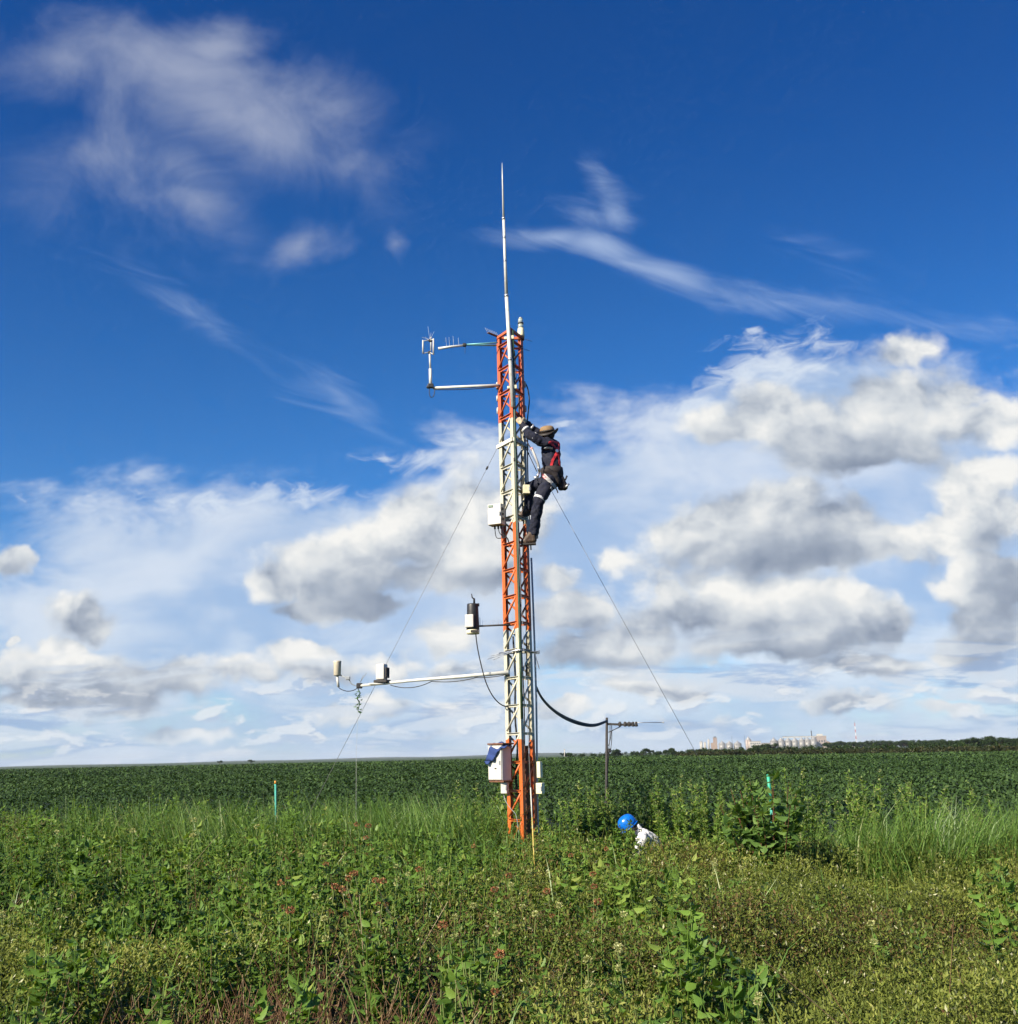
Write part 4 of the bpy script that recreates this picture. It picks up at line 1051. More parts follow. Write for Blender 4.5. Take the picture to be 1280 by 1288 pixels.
# ------------------------------------------------------------------ people
from mathutils.bvhtree import BVHTree
def fuse(name, caps, voxel, mat, parent, smooth=6, post=None, mats=None):
    """one continuous skin over tapered limbs: (a, ra, b, rb) pieces are merged and smoothed"""
    bm = bmesh.new()
    def ball(p, r):
        q = bmesh.ops.create_icosphere(bm, subdivisions=2, radius=r)
        bmesh.ops.translate(bm, verts=q['verts'], vec=p)
    for a, ra, b, rb in caps:
        a = Vector(a); b = Vector(b); ball(a, ra); ball(b, rb)
        d = b-a
        if d.length < 1e-5: continue
        q = Vector((0, 0, 1)).rotation_difference(d.normalized()).to_matrix().to_4x4()
        n = bmesh.ops.create_cone(bm, cap_ends=True, segments=16, radius1=ra, radius2=rb, depth=d.length)
        bmesh.ops.transform(bm, matrix=Matrix.Translation((a+b)/2) @ q, verts=n['verts'])
    me = bpy.data.meshes.new(name+'_raw'); bm.to_mesh(me); bm.free()
    o = bpy.data.objects.new(name+'_raw', me); col.objects.link(o)
    r = o.modifiers.new('r', 'REMESH'); r.mode = 'VOXEL'; r.voxel_size = voxel
    s = o.modifiers.new('s', 'SMOOTH'); s.iterations = smooth; s.factor = .5
    dg = bpy.context.evaluated_depsgraph_get(); dg.update()
    m2 = bpy.data.meshes.new_from_object(o.evaluated_get(dg)); m2.name = name
    bpy.data.objects.remove(o); bpy.data.meshes.remove(me)
    if post:
        for v in m2.vertices: v.co = post(v.co, v.normal)
    for m in (mats or [mat]): m2.materials.append(m)
    for p in m2.polygons: p.use_smooth = True
    ob = bpy.data.objects.new(name, m2); col.objects.link(ob)
    if parent: ob.parent = parent; ob.matrix_parent_inverse = Matrix.Translation(parent.location).inverted()
    return ob
from mathutils import noise as mnoise
def wrinkle(amp, sc):
    return lambda co, n: co + n*amp*(mnoise.fractal(co*sc, 0.7, 2.0, 3))
def bvh(o): return BVHTree.FromPolygons([v.co[:] for v in o.data.vertices], [p.vertices[:] for p in o.data.polygons])
def strap(name, tree, pix, width, mat, parent, lift=.008, n=8, thick=.005):
    """a webbing strap laid on the clothing along picture rows, kept on the surface by casting onto it"""
    mb = MB(); L, Rr = [], []
    pts = smooth_path([Vector((x, y, 0)) for x, y in pix], n)
    hits = []
    for q in pts:
        dr = ray(q.x, q.y).normalized(); h = tree.ray_cast(CAM, dr)
        if h[0] is None:
            h2 = tree.find_nearest(CAM+dr*13.9); h = (h2[0], h2[1])
        hits.append((h[0], h[1]))
    for i, (p_, nn) in enumerate(hits):
        t = hits[min(i+1, len(hits)-1)][0]-hits[max(i-1, 0)][0]
        sd = t.cross(nn)
        if sd.length < 1e-6: sd = Vector((1, 0, 0))
        sd.normalize()
        if L and sd.dot(L[-1]-Rr[-1]) < 0: sd = -sd
        L.append(p_+nn*lift+sd*width/2); Rr.append(p_+nn*lift-sd*width/2)
    mb.strip(L, Rr); o = mb.build(name, mat, parent)
    sm = o.modifiers.new('thickness', 'SOLIDIFY'); sm.thickness = thick; sm.offset = 0
    return o
def ring_band(name, a, b, t, ra, rb, h, mat, parent, grow=.004):
    a = Vector(a); b = Vector(b); d = (b-a).normalized(); c = a.lerp(b, t); r = ra*(1-t)+rb*t+grow
    mb = MB(); mb.tube([c-d*h/2, c+d*h/2], r, 18, cap=False); o = mb.build(name, mat, parent)
    sm = o.modifiers.new('thickness', 'SOLIDIFY'); sm.thickness = .004
    return o

m_skin = plain('skin', (.40, .22, .15), .5, 0, .06, 30)
m_navy = plain('navy_cotton', (.0055, .0075, .021), .85, 0, .35, 16, None, 0, 9, .25)
m_glove = plain('tan_work_glove', (.50, .39, .25), .8, 0, .2, 30, (.2, .14, .08), .4, 20)
m_boot = plain('brown_leather', (.055, .032, .020), .6, 0, .3, 25, (.2, .15, .1), .4)
m_sole = plain('dark_sole', (.03, .025, .022), .8)
m_hat = plain('tan_felt', (.24, .15, .07), .8, 0, .2, 25)
m_brim = plain('dark_leather', (.014, .010, .008), .6, 0, .3, 20)
m_red = plain('red_webbing', (.55, .025, .035), .7, 0, .15, 30)
m_refl = plain('silver_reflective_tape', (.62, .63, .63), .35, .2, .1, 30)
m_beltm = plain('black_padding', (.020, .014, .013), .75, 0, .3, 20)
m_strapg = plain('grey_webbing', (.38, .37, .35), .7, 0, .1, 30)
m_chrome = plain('steel_hardware', (.6, .6, .6), .3, .9, .1)
m_hair = plain('dark_hair', (.015, .011, .009), .6)

J = T
man = empty('person', J(694, 603, -.12), 'climber in navy coverall, hat and red harness clinging to the tower', 'person')
pel = J(694.5, 602, -.10); chest = J(693, 571, -.10)
shL, shR = J(686, 558, -.25), J(690, 555, .05)
elL, wrL, hdL = J(667, 547.5, -.30), J(655.5, 533, -.24), J(650, 525.5, -.22)
elR, wrR, hdR = J(674.5, 542.5, .02), J(662.5, 533, -.05), J(656, 527.5, -.10)
hipL, hipR = J(690.5, 606, -.20), J(690, 604, .00)
knL, anL = J(677, 630.5, -.28), J(671, 668.5, -.17)
knR, anR = J(666.5, 613, .04), J(664.5, 639, .00)
neck, head = J(690.3, 553, -.09), J(688.3, 546.5, -.10)
toL, toR = J(656.5, 681.5, -.16), J(654, 648.5, .00)
heL, heR = J(671, 681, -.16), J(666.5, 643.5, .02)
# body with head, neck, arms, hands and legs in one skin
caps = [(pel, .10, chest, .12), (chest, .12, neck, .06), (neck, .055, head, .075), (head, .085, head+Vector((-.012, .0, .02)), .086), (head+Vector((-.04, -.0, -.03)), .06, head, .08),
        (shL, .055, elL, .042), (elL, .04, wrL, .03), (shR, .055, elR, .042), (elR, .04, wrR, .03), (shL, .06, shR, .06),
        (hipL, .075, knL, .055), (knL, .052, anL, .038), (hipR, .075, knR, .055), (knR, .052, anR, .038), (anL, .024, toL, .012), (anR, .024, toR, .012)]
face = (head-pel); fdir = Vector((-.86, .42, .05)).normalized(); fs = fdir.cross(Vector((0, 0, 1))).normalized()
caps += [(head+fdir*.085+Vector((0, 0, -.015)), .012, head+fdir*.10+Vector((0, 0, -.03)), .014)]             # nose
for sgn in (-1, 1): caps += [(head+fs*sgn*.084+Vector((0, 0, -.022)), .014, head+fs*sgn*.084+Vector((0, 0, -.045)), .011)]   # ears
def hand_caps(w, h, curl, gap=.021, r=.0095, grow=0.0):
    """palm, four unequal fingers bent round the bar and a thumb from the side of the palm"""
    d = (h-w).normalized(); sd = d.cross(Vector((.2, -.9, .3))).normalized(); dn = sd.cross(d).normalized()
    if dn.dot(curl) < 0: dn = -dn
    out = []
    k = w+d*.085
    for i, ln in enumerate((.066, .075, .070, .055)):
        s_ = (i-1.5)*gap; kn = k+sd*s_+d*(.004 if i in (1, 2) else -.004)
        out.append((w+sd*s_*.45, .016+grow, kn, .0125+grow))
        p1 = kn+d*ln*.38+dn*ln*.22; p2 = p1+d*ln*.02+dn*ln*.36; p3 = p2-d*ln*.20+dn*ln*.18
        out += [(kn, r+.0015+grow, p1, r+.0008+grow), (p1, r+.0008+grow, p2, r+grow), (p2, r+grow, p3, r*.85+grow)]
    th0 = w+d*.025+sd*.026; th1 = th0+sd*.032+d*.028+dn*.014; th2 = th1+d*.026+dn*.024-sd*.006
    out += [(th0, .015+grow, th1, .012+grow), (th1, .012+grow, th2, .0095+grow)]
    return out
caps += hand_caps(wrL, hdL, Vector((-.3, .6, -.6)))+hand_caps(wrR, hdR, Vector((-.3, .6, -.6)))
fuse('body', caps, .0075, m_skin, man, 3)
for w_, h_ in ((wrL, hdL), (wrR, hdR)):
    d = (h_-w_).normalized()
    fuse('glove', hand_caps(w_, h_, Vector((-.3, .6, -.6)), .0235, .0105, .003)+[(w_-d*.05, .038, w_+d*.02, .03)], .006, m_glove, man, 2)
# coverall
cov = [(pel, .118, chest, .135), (chest, .135, J(690.5, 560, -.09), .115), (shL, .078, shR, .074), (shL, .078, J(696, 562, -.10), .09), (shR, .07, J(697, 562, -.08), .085),
       (shL, .074, elL, .060), (elL, .060, wrL, .042), (shR, .070, elR, .058), (elR, .058, wrR, .042),
       (hipL, .105, hipR, .105), (hipL, .105, knL, .078), (knL, .076, anL-Vector((0, 0, .02)), .064), (hipR, .10, knR, .075), (knR, .074, anR, .060),
       (pel, .125, hipL, .11), (neck-Vector((0, 0, .02)), .062, neck+Vector((-.01, 0, .01)), .058)]
suit = fuse('coverall', cov, .011, m_navy, man, 4, wrinkle(.017, 9.0))
tree = bvh(suit)
ring_band('reflective_band', elL, wrL, .50, .060, .042, .030, m_refl, man)
ring_band('reflective_band', shL, elL, .78, .074, .060, .034, m_refl, man)
ring_band('reflective_band', elR, wrR, .55, .058, .042, .030, m_refl, man)
ring_band('reflective_band', hipL, knL, .90, .105, .078, .036, m_refl, man, .006)
strap('reflective_band', tree, [(684.5, 563.8), (689, 562.8), (694.5, 563.6)], .030, m_refl, man, .007)
for an_, to_, he_ in ((anL, toL, heL), (anR, toR, heR)):
    up = Vector((0, 0, 1)); d = (to_-he_).normalized()
    b_ = fuse('boot', [(an_+up*.03, .060, an_-up*.02, .054), (an_-up*.02, .054, he_+up*.018+d*.01, .044), (he_+up*.02, .045, to_+up*.004-d*.03, .040), (to_-d*.05, .043, to_-d*.01, .036), (an_-up*.03, .05, to_-d*.10+up*.02, .043), (an_, .052, to_-d*.03, .040)], .008, m_boot, man, 3)
    dn = (he_-an_); 
    MB().bar(he_-up*.034-d*.03, to_-up*.036+d*.012, .085, .022).build('sole', m_sole, b_)
# hat
hq = Vector((0, 0, 1)).rotation_difference(Vector((-.10, -.22, 1)).normalized()).to_matrix()
hc = head+Vector((.0, 0, .030))
mb = MB(); prof = [(.106, 0), (.102, .03), (.095, .056), (.082, .078), (.045, .090), (.010, .086)]
mb.lathe([(r_, z_) for r_, z_ in prof], hc, hq@Vector((0, 0, 1)), 24)
hat = mb.build('hat', m_hat, man)
mb = MB(); R_ = []
for j in range(40):
    t = 2*math.pi*j/40; row = []
    for r_, k in ((.100, 0), (.124, .5), (.150, 1.0)):
        z_ = -.004+k*(.014*math.cos(2*t+.5)-.028+.060*max(0, math.cos(t+.2))**2)
        row.append(mb.bm.verts.new(hc+hq@Vector((r_*math.cos(t), r_*math.sin(t)*.92, z_))))
    R_.append(row)
for j in range(40):
    a, b = R_[j], R_[(j+1) % 40]
    for q in range(2): mb.bm.faces.new((a[q], a[q+1], b[q+1], b[q])).smooth = True
br = mb.build('brim', m_brim, hat); sm = br.modifiers.new('thickness', 'SOLIDIFY'); sm.thickness = .012
MB().tube([hc+hq@Vector((0, 0, .002)), hc+hq@Vector((0, 0, .026))], .1065, 24).build('hat_band', m_brim, hat)
fuse('hair', [(head+Vector((.03, -.01, .005)), .078, head+Vector((.035, -.02, -.03)), .06)], .01, m_hair, man, 3)
# harness
strap('harness_strap', tree, [(690, 556.5), (693, 558), (697, 562), (700.5, 567), (698, 573), (694.5, 580), (693, 588)], .034, m_red, man)
strap('harness_strap', tree, [(703, 556), (702, 562), (700.5, 567), (702.5, 575), (703.5, 586)], .034, m_red, man)
MB().lathe([(.022, -.006), (.022, .006)], J(700.3, 567, -.235), Vector((.4, -1, 0)), 12).build('harness_ring', m_chrome, man)
strap('harness_strap', tree, [(682.5, 595.5), (684, 599), (687, 602)], .04, m_red, man, .012)
strap('harness_strap', tree, [(683, 597), (688, 602), (693.5, 608), (699, 614.5)], .048, m_strapg, man, .013)
# padded belt round the waist
tw = (chest-pel).normalized(); wc = pel+tw*.075
mb = MB(); mb.lathe([(.128, -.075), (.150, -.068), (.156, 0), (.150, .066), (.128, .075)], wc, tw, 26); mb.build('belt', m_beltm, man)
fuse('hip_pad', [(J(697, 598, -.22), .055, J(688, 592, -.25), .045), (J(697, 598, -.22), .055, J(701, 606, -.20), .05)], .01, m_beltm, man, 4, wrinkle(.006, 14))
po_ = empty('tool_pouch', J(706, 607, -.14), 'dark tool pouch with steel tool hanging on the climber back', 'pouch')
fuse('bag', [(J(704, 601, -.14), .05, J(709, 612, -.14), .055), (J(709, 612, -.14), .055, J(706, 613, -.14), .05), (J(703, 602, -.10), .05, J(706, 612, -.10), .05)], .01, m_beltm, po_, 4, wrinkle(.008, 12))
mb = MB(); mb.tube([J(710.5, 604, -.16), J(713, 598.5, -.16)], .012, 8); mb.build('tool_handle', m_black, po_)
MB().tube([J(711, 613, -.18), J(715.5, 608.5, -.18)], .014, 8).build('tool', m_galv, po_)
mb = MB(); mb.tube(smooth_path([J(699, 614, -.24), J(700.5, 617, -.24), J(701.5, 620, -.24)], 4), .009, 6); mb.build('loose_strap', m_beltm, po_)
# lanyards and rope grab
la = empty('lanyard', J(676, 592, -.24), 'pale rope lanyard with steel hooks between the climber and the tower', 'lanyard')
MB().tube(smooth_path([J(659, 549, -.12), J(664, 558, -.2), J(669, 567, -.26), J(674, 577, -.30), J(678, 588, -.28)], 5), .008, 6).build('rope', m_beltm, la)
MB().tube(smooth_path([J(669, 565, -.25), J(672.5, 573, -.30), J(676, 582, -.30), J(678.5, 591, -.27)], 5), .016, 8).build('shock_pack', m_strapg, la)
mb = MB(); mb.tube([J(668, 563, -.25), J(669.5, 566.5, -.25)], .02, 8); mb.build('red_stitching', plain('pink_webbing', (.5, .25, .24), .7), la)
for (x0, y0, x1, y1) in ((676, 583, 678.5, 594), (678, 594, 675, 601), (671, 600, 677, 602)):
    MB().tube([J(x0, y0, -.28), J(x1, y1, -.28)], [.014, .020], 8).build('hook', m_chrome, la)
ro = empty('rope', J(674, 592, -.2), 'thin dark rope from the tower to the climber belt', 'rope')
MB().tube([J(660, 561, .05), J(667.5, 577, -.1), J(675, 593, -.22)], .006, 6).build('strand', m_beltm, ro)
MB().box(J(664, 570.5, -.02), (.03, .025, .03), rotz(20), .006).build('buckle', m_black, ro)

# ---- second person: bending low in the weeds
YP = 14.7
def K(px, py, off=0): return at(px, py, YP+off)
p2 = empty('person', K(835, 1110), 'person in white shirt and blue helmet bending low among the weeds', 'person')
p2.location.z = 0
hd2, nk2 = K(792, 1041, 0), K(801.5, 1045.5, .02)
s2L, s2R = K(808, 1055, -.19), K(809, 1051, .17); ch2, pe2 = K(816, 1060, .06), K(833, 1082, .2)
e2L, w2L, h2L = K(799, 1078, -.22), K(788, 1092, -.14), K(781, 1097, -.10)
e2R, w2R, h2R = K(797, 1072, .22), K(785, 1088, .14), K(778, 1093, .10)
k2L, a2L = K(824, 1104, -.16), K(850, 1110, -.14); k2R, a2R = K(826, 1103, .20), K(852, 1109, .2)
for v in (k2L, k2R): v.z = .09
for v in (a2L, a2R): v.z = .07
ff = Vector((-.82, -.10, -.56)).normalized(); fu = Vector((-.60, -.12, .80)); fu = (fu-ff*fu.dot(ff)).normalized(); fl = fu.cross(ff)
c2 = [(pe2, .12, ch2, .12), (ch2, .12, nk2, .06), (nk2, .055, hd2, .075), (hd2, .088, hd2+fu*.03, .09), (hd2+ff*.035-fu*.05, .058, hd2, .08),
      (s2L, .055, e2L, .042), (e2L, .04, w2L, .03), (s2R, .055, e2R, .042), (e2R, .04, w2R, .03), (s2L, .06, s2R, .06), (pe2, .10, k2L, .06), (k2L, .055, a2L, .04), (pe2, .10, k2R, .06), (k2R, .055, a2R, .04),
      (hd2+ff*.088-fu*.018, .013, hd2+ff*.102-fu*.034, .015)]
for sgn in (-1, 1): c2 += [(hd2+fl*sgn*.086-fu*.01, .018, hd2+fl*sgn*.086-fu*.04, .013)]
c2 += hand_caps(w2L, h2L, Vector((0, .3, -1)))+hand_caps(w2R, h2R, Vector((0, .3, -1)))
fuse('body', c2, .0075, plain('tanned_skin', (.42, .20, .12), .5, 0, .08, 30), p2, 3)
m_shirt, g, out = new_mat('white_speckled_shirt')
tc = g.node('ShaderNodeTexCoord').outputs['Object']; p = g.node('ShaderNodeBsdfPrincipled')
g.put(p.inputs['Base Color'], g.mix(g.step(g.noise(tc, 34, 4, .6), .57, .64), (.72, .72, .72, 1), (.30, .29, .26, 1))); p.inputs['Roughness'].default_value = .8; g.put(out.inputs[0], p.outputs[0])
fuse('shirt', [(pe2, .135, ch2, .145), (ch2, .145, s2L.lerp(s2R, .5), .115), (s2L, .078, s2R, .078), (s2L, .074, e2L, .062), (s2R, .074, e2R, .062), (nk2, .068, K(803, 1047), .072)], .011, m_shirt, p2, 5, wrinkle(.012, 11))
fuse('trousers', [(pe2, .13, k2L, .085), (k2L, .08, a2L, .062), (pe2, .13, k2R, .085), (k2R, .08, a2R, .062)], .012, m_navy, p2, 5, wrinkle(.01, 11))
for a_ in (a2L, a2R): fuse('boot', [(a_, .055, a_+Vector((.06, 0, -.02)), .045), (a_+Vector((-.02, 0, -.02)), .05, a_+Vector((-.04, 0, -.03)), .045)], .01, m_boot, p2, 3)
fuse('hair', [(hd2-ff*.03-fu*.01, .082, hd2-ff*.055-fu*.05, .058), (nk2, .045, hd2-ff*.05-fu*.05, .05)], .01, m_hair, p2, 3)
fuse('ear_defender', [(hd2+fl*.10*s_-fu*.02, .03, hd2+fl*.11*s_-fu*.03, .028) for s_ in (1, -1)][:1], .008, m_black, p2, 2)
fuse('collar', [(K(802, 1038.5, -.04), .028, K(806, 1043, -.02), .03)], .008, m_shirt, p2, 2)
m_helm = plain('blue_helmet_shell', (.005, .13, .55), .22, 0, .05, 10, None, 0, 9, 0, .6, .5)
mb = MB(); hc2 = hd2+fu*.058
prof = [(.116, -.035), (.118, .0), (.114, .040), (.101, .077), (.077, .105), (.042, .121), (.008, .126)]
q = Matrix((fl, -ff, fu)).transposed()
rings = [[mb.bm.verts.new(hc2+q@Vector((r_*math.cos(2*math.pi*j/28)*.93, r_*math.sin(2*math.pi*j/28)*1.12, z_))) for j in range(28)] for r_, z_ in prof]
for a, b in zip(rings[:-1], rings[1:]):
    for j in range(28): mb.bm.faces.new((a[j], a[(j+1) % 28], b[(j+1) % 28], b[j])).smooth = True
mb.bm.faces.new(rings[-1]); hel = mb.build('helmet', m_helm, p2)
sm = hel.modifiers.new('thickness', 'SOLIDIFY'); sm.thickness = .004
mb = MB(); rr = []
for j in range(28):
    t = 2*math.pi*j/28; fr = max(0, -math.sin(t))**3
    rr.append([mb.bm.verts.new(hc2+q@Vector((.114*math.cos(t)*.93, .114*math.sin(t)*1.12, -.030))), mb.bm.verts.new(hc2+q@Vector(((.126+.02*fr)*math.cos(t)*.93, (.126+.045*fr)*math.sin(t)*1.12, -.040-.012*fr)))])
for j in range(28): mb.bm.faces.new((rr[j][0], rr[j][1], rr[(j+1) % 28][1], rr[(j+1) % 28][0])).smooth = True
o = mb.build('peak', m_helm, hel); sm = o.modifiers.new('thickness', 'SOLIDIFY'); sm.thickness = .005
mb = MB(); mb.tube([hc2+q@Vector((0, s_*.12, -.0+.114*math.cos(s_*1.2)**1)) for s_ in np.linspace(-.9, .9, 9)], .012, 8); mb.build('ridge', m_helm, hel)
# ------------------------------------------------------------------ far things: silos, works, masts, trees, hills
YS = 2400.0
def F(px, py, off=0): return at(px, py, YS+off)
K_ = (F(1000, 940)-F(999, 940)).length                    # metres per picture pixel there
def ground_at(px, Y):
    p = at(px, 946, Y); return Vector((p.x, p.y, 0))
m_silo, g, out = new_mat('corrugated_silo_steel')
tc = g.node('ShaderNodeTexCoord').outputs['Object']; p = g.node('ShaderNodeBsdfPrincipled')
n1 = g.noise(g.mapping(tc, scale=(.5, .5, .05), kind='POINT'), 1.0, 4); z = g.xyz(tc)[2]
c_ = g.mix(n1, (.22, .215, .20, 1), (.33, .32, .295, 1))
c_ = g.mix(g.m('GREATER_THAN', g.m('FRACT', g.m('MULTIPLY', z, .6)), .85), c_, (.17, .17, .16, 1))
g.put(p.inputs['Base Color'], c_); p.inputs['Roughness'].default_value = .5; p.inputs['Metallic'].default_value = .35; g.put(out.inputs[0], p.outputs[0])
m_roofm = plain('silo_roof_steel', (.30, .295, .28), .5, .3, .1, .2)
m_wallw = plain('pale_render', (.46, .44, .39), .8, 0, .12, .2, (.3, .26, .2), .3, .1)
m_pink = plain('pinkish_cladding', (.34, .275, .235), .8, 0, .2, .2, (.3, .2, .15), .4, .12)
m_brownw = plain('brown_cladding', (.30, .22, .17), .8, 0, .2, .2)
m_win = plain('window_glass', (.05, .06, .07), .2)
m_dark = plain('dark_steel', (.06, .06, .065), .6, .3)

def silo(px, w, y_eave, y_top, label, grp=None, off=0, mat=None):
    c = ground_at(px, YS+off); k = K_*(YS+off)/YS; r = w/2*k
    ze, zt = F(px, y_eave, off).z, F(px, y_top, off).z
    e = empty('grain_silo', c, label, 'silo', grp)
    MB().lathe([(r, 0), (r, ze)], c, n=28).build('wall', mat or m_silo, e)
    rf = MB().lathe([(r*1.03, ze), (r*.92, ze+(zt-ze)*.2), (r*.14, zt), (r*.12, zt+1.0)], c, n=28).build('roof', m_roofm, e)
    MB().tube([c+Vector((0, 0, zt)), c+Vector((0, 0, zt+2.2))], r*.1, 8).build('vent', m_roofm, rf)
    mb = MB(); q = Vector((-.5, -.85, 0)).normalized()*r
    mb.tube([c+q*1.02, c+q*1.02+Vector((0, 0, ze))], .35, 5); mb.build('ladder', m_dark, e)
    return e
gs = 'steel silos of the far grain works'
big = 'round steel silo in the long row at the middle of the grain works'
silo(974, 9.5, 932.2, 928.4, 'leftmost big steel silo of the long row, beside the trees', gs)
for x in (983.2, 992, 1000.5): silo(x, 8.4, 931.8, 928.2, big, gs)
for x in (1009.2, 1016.5): silo(x, 7.8, 931.2, 928, 'steel silo toward the right end of the long silo row', gs)
silo(1024.3, 7.8, 929.8, 927.0, 'rightmost tall steel silo beside the pinkish works building', gs, -10)
for x in (908.5, 917.8, 928): silo(x, 8.6 if x < 920 else 10, 935.6, 932.5, 'low steel silo in the small row at the left of the works', gs, 60)
for x, w, y in ((882.3, 3.6, 933.2), (887, 3.0, 934), (891.7, 2.6, 930.6)): silo(x, w, y, y-1.2, {882.3: 'leftmost slim white silo of the far works', 887: 'middle slim white silo of the far works', 891.7: 'tallest slim white silo of the far works'}[x], 'slim white silos', 80, m_wallw)
silo(942, 7.2, 930.8, 926.8, 'pinkish silo with conical roof left of the white building', gs, 10, m_pink)
def block(name, x0, x1, yt, yb, dep, mat, label, cat, off=0, parts=None, roof=None):
    k = K_*(YS+off)/YS; c = ground_at((x0+x1)/2, YS+off); h = F((x0+x1)/2, yt, off).z; w = (x1-x0)*k
    e = empty(name, c, label, cat)
    MB().box(c+Vector((0, dep/2, h/2)), (w, dep, h)).build('wall', mat, e)
    MB().box(c+Vector((0, dep/2, h+.4)), (w+1, dep+1, .8)).build('roof', roof or m_roofm, e)
    return e, c, w, h
e, c, w, h = block('elevator_tower', 898.3, 902.5, 927.8, 945, 8, m_brownw, 'narrow brown elevator tower between the slim and low silos', 'tower', 70)
MB().box(c+Vector((0, 4, h+1.5)), (w*.6, 5, 2.4)).build('head_house', m_dark, e)
MB().box(c+Vector((-w*.8, 4, h*.32)), (w*.9, 7, h*.64)).build('annex', m_brownw, e)
e, c, w, h = block('office_building', 943.5, 957.5, 932.4, 945, 14, m_wallw, 'white works building with rows of windows', 'building', 0)
for fl_ in range(3):
    for k in range(5): MB().box(c+Vector((-w*.38+k*w*.19, -.15, h*(.25+.26*fl_))), (w*.11, .3, h*.11)).build('window', m_win, e)
e, c, w, h = block('warehouse', 957.8, 969, 934.6, 945, 16, m_wallw, 'low white warehouse right of the white works building', 'warehouse', 30)
for k in range(5): MB().box(c+Vector((-w*.36+k*w*.18, -.15, h*.6)), (w*.10, .3, h*.16)).build('window', m_win, e)
e, c, w, h = block('processing_building', 1029, 1040.5, 925.6, 945, 20, m_pink, 'tall pinkish processing building at the right end of the silos', 'building', 0, roof=m_wallw)
for k in range(3): MB().box(c+Vector((-w*.28+k*w*.28, -.2, h*.62)), (w*.14, .4, h*.12)).build('window', m_win, e)
MB().box(c+Vector((-w*.1, 8, h+2.6)), (w*.55, 10, 4)).build('penthouse', m_wallw, e)
# sloping shed beside it
k = K_; c = ground_at(1046.5, YS); w = 12*k; h0, h1 = F(1041, 931.5).z, F(1052, 938).z
e = empty('grain_shed', c, 'brown shed with a roof sloping down to the right', 'shed')
mb = MB(); v = [Vector((c.x+dx*w/2, c.y+dy, z)) for dy in (0, 20) for dx, z in ((-1, 0), (1, 0), (1, h1), (-1, h0))]
mb.poly(v[:4]); mb.poly(v[4:][::-1]); mb.poly([v[1], v[5], v[6], v[2]]); mb.poly([v[0], v[3], v[7], v[4]]); mb.build('wall', m_brownw, e)
MB().bar(Vector((c.x-w/2-.5, c.y+10, h0+.5)), Vector((c.x+w/2+1, c.y+10, h1+.5)), 22, .6).build('roof', m_roofm, e)
# conveyor gallery over the long row, chimney
e = empty('conveyor_gallery', ground_at(1000, YS), 'pale conveyor gallery running above the long silo row', 'conveyor')
a, b = F(984, 927.2, 6), F(1026, 926.6, 6)
mb = MB(); mb.bar(a, b, 3, 2.2); mb.build('bridge', m_wallw, e)
mb = MB(); mb.bar(a+Vector((0, 0, 1.6)), b+Vector((0, 0, 1.6)), 3.6, .5); mb.build('roof', m_dark, e)
for t in (.02, .34, .66, .98):
    q = a.lerp(b, t); MB().bar(Vector((q.x, q.y, 0)), q, .9, .9, Vector((0, 1, 0))).build('support', m_dark, e)
e = empty('chimney', ground_at(1022, YS+12), 'dark slim chimney standing above the silo row', 'chimney')
q = ground_at(1022.3, YS+12); zt = F(1022.3, 919.5, 12).z
MB().lathe([(1.3, 0), (1.1, zt)], q, n=12).build('stack', m_dark, e); MB().lathe([(1.4, zt), (1.4, zt+1.2)], q, n=12).build('cap', m_dark, e)
for x, y, lab in ((937.5, 924.5, 'thin grey mast rising left of the pinkish silo'), (921.5, 925, 'thin grey mast rising behind the low silo row')):
    e = empty('pole_mast', ground_at(x, YS+40), lab, 'mast'); q = ground_at(x, YS+40)
    MB().tube([q, Vector((q.x, q.y, F(x, y, 40).z))], [.45, .3], 6).build('post', m_dark, e)
# red and white lattice radio mast with a white hut
YM = 1500.0; q = ground_at(1078, YM); zt = at(1078, 909, YM).z
e = empty('radio_mast', q, 'distant red and white radio mast right of the grain works', 'mast')
m_r = plain('mast_red', (.45, .10, .07), .6); m_w = plain('mast_white', (.66, .66, .64), .6)
nb = 8
for k in range(nb):
    z0, z1 = zt*k/nb, zt*(k+1)/nb; mb = MB()
    for i in range(3):
        a_ = R(90+120*i); b_ = R(210+120*i); r0 = .9*(1-.5*k/nb); r1 = .9*(1-.5*(k+1)/nb)
        A, Bq, C_ = q+Vector((r0*math.cos(a_), r0*math.sin(a_), z0)), q+Vector((r1*math.cos(a_), r1*math.sin(a_), z1)), q+Vector((r1*math.cos(b_), r1*math.sin(b_), z1))
        mb.tube([A, Bq], .14, 5); mb.tube([A, C_], .09, 4)
    mb.build('section', m_r if k % 2 else m_w, e)
mb = MB(); mb.tube([q+Vector((0, 0, zt)), q+Vector((0, 0, zt+4))], .08, 5); mb.build('aerial', m_dark, e)
c = ground_at(1074, 1450); e = empty('equipment_hut', c, 'long low white hut near the distant radio mast', 'hut')
MB().box(c+Vector((0, 4, 2.6)), (14, 8, 5.2)).build('wall', m_wallw, e); MB().box(c+Vector((0, 4, 5.4)), (15, 9, .5)).build('roof', m_roofm, e)
MB().box(c+Vector((3, -.1, 2)), (2, .25, 3.4)).build('door', m_dark, e)
c = ground_at(709.8, 360); e = empty('marker_post', c, 'tiny pale post standing at the far field edge', 'post')
MB().tube([c, c+Vector((0, 0, 3.2))], .16, 8).build('shaft', m_wallw, e); MB().tube([c+Vector((0, 0, 3.2)), c+Vector((0, 0, 3.4))], .2, 8).build('cap', m_wallw, e)

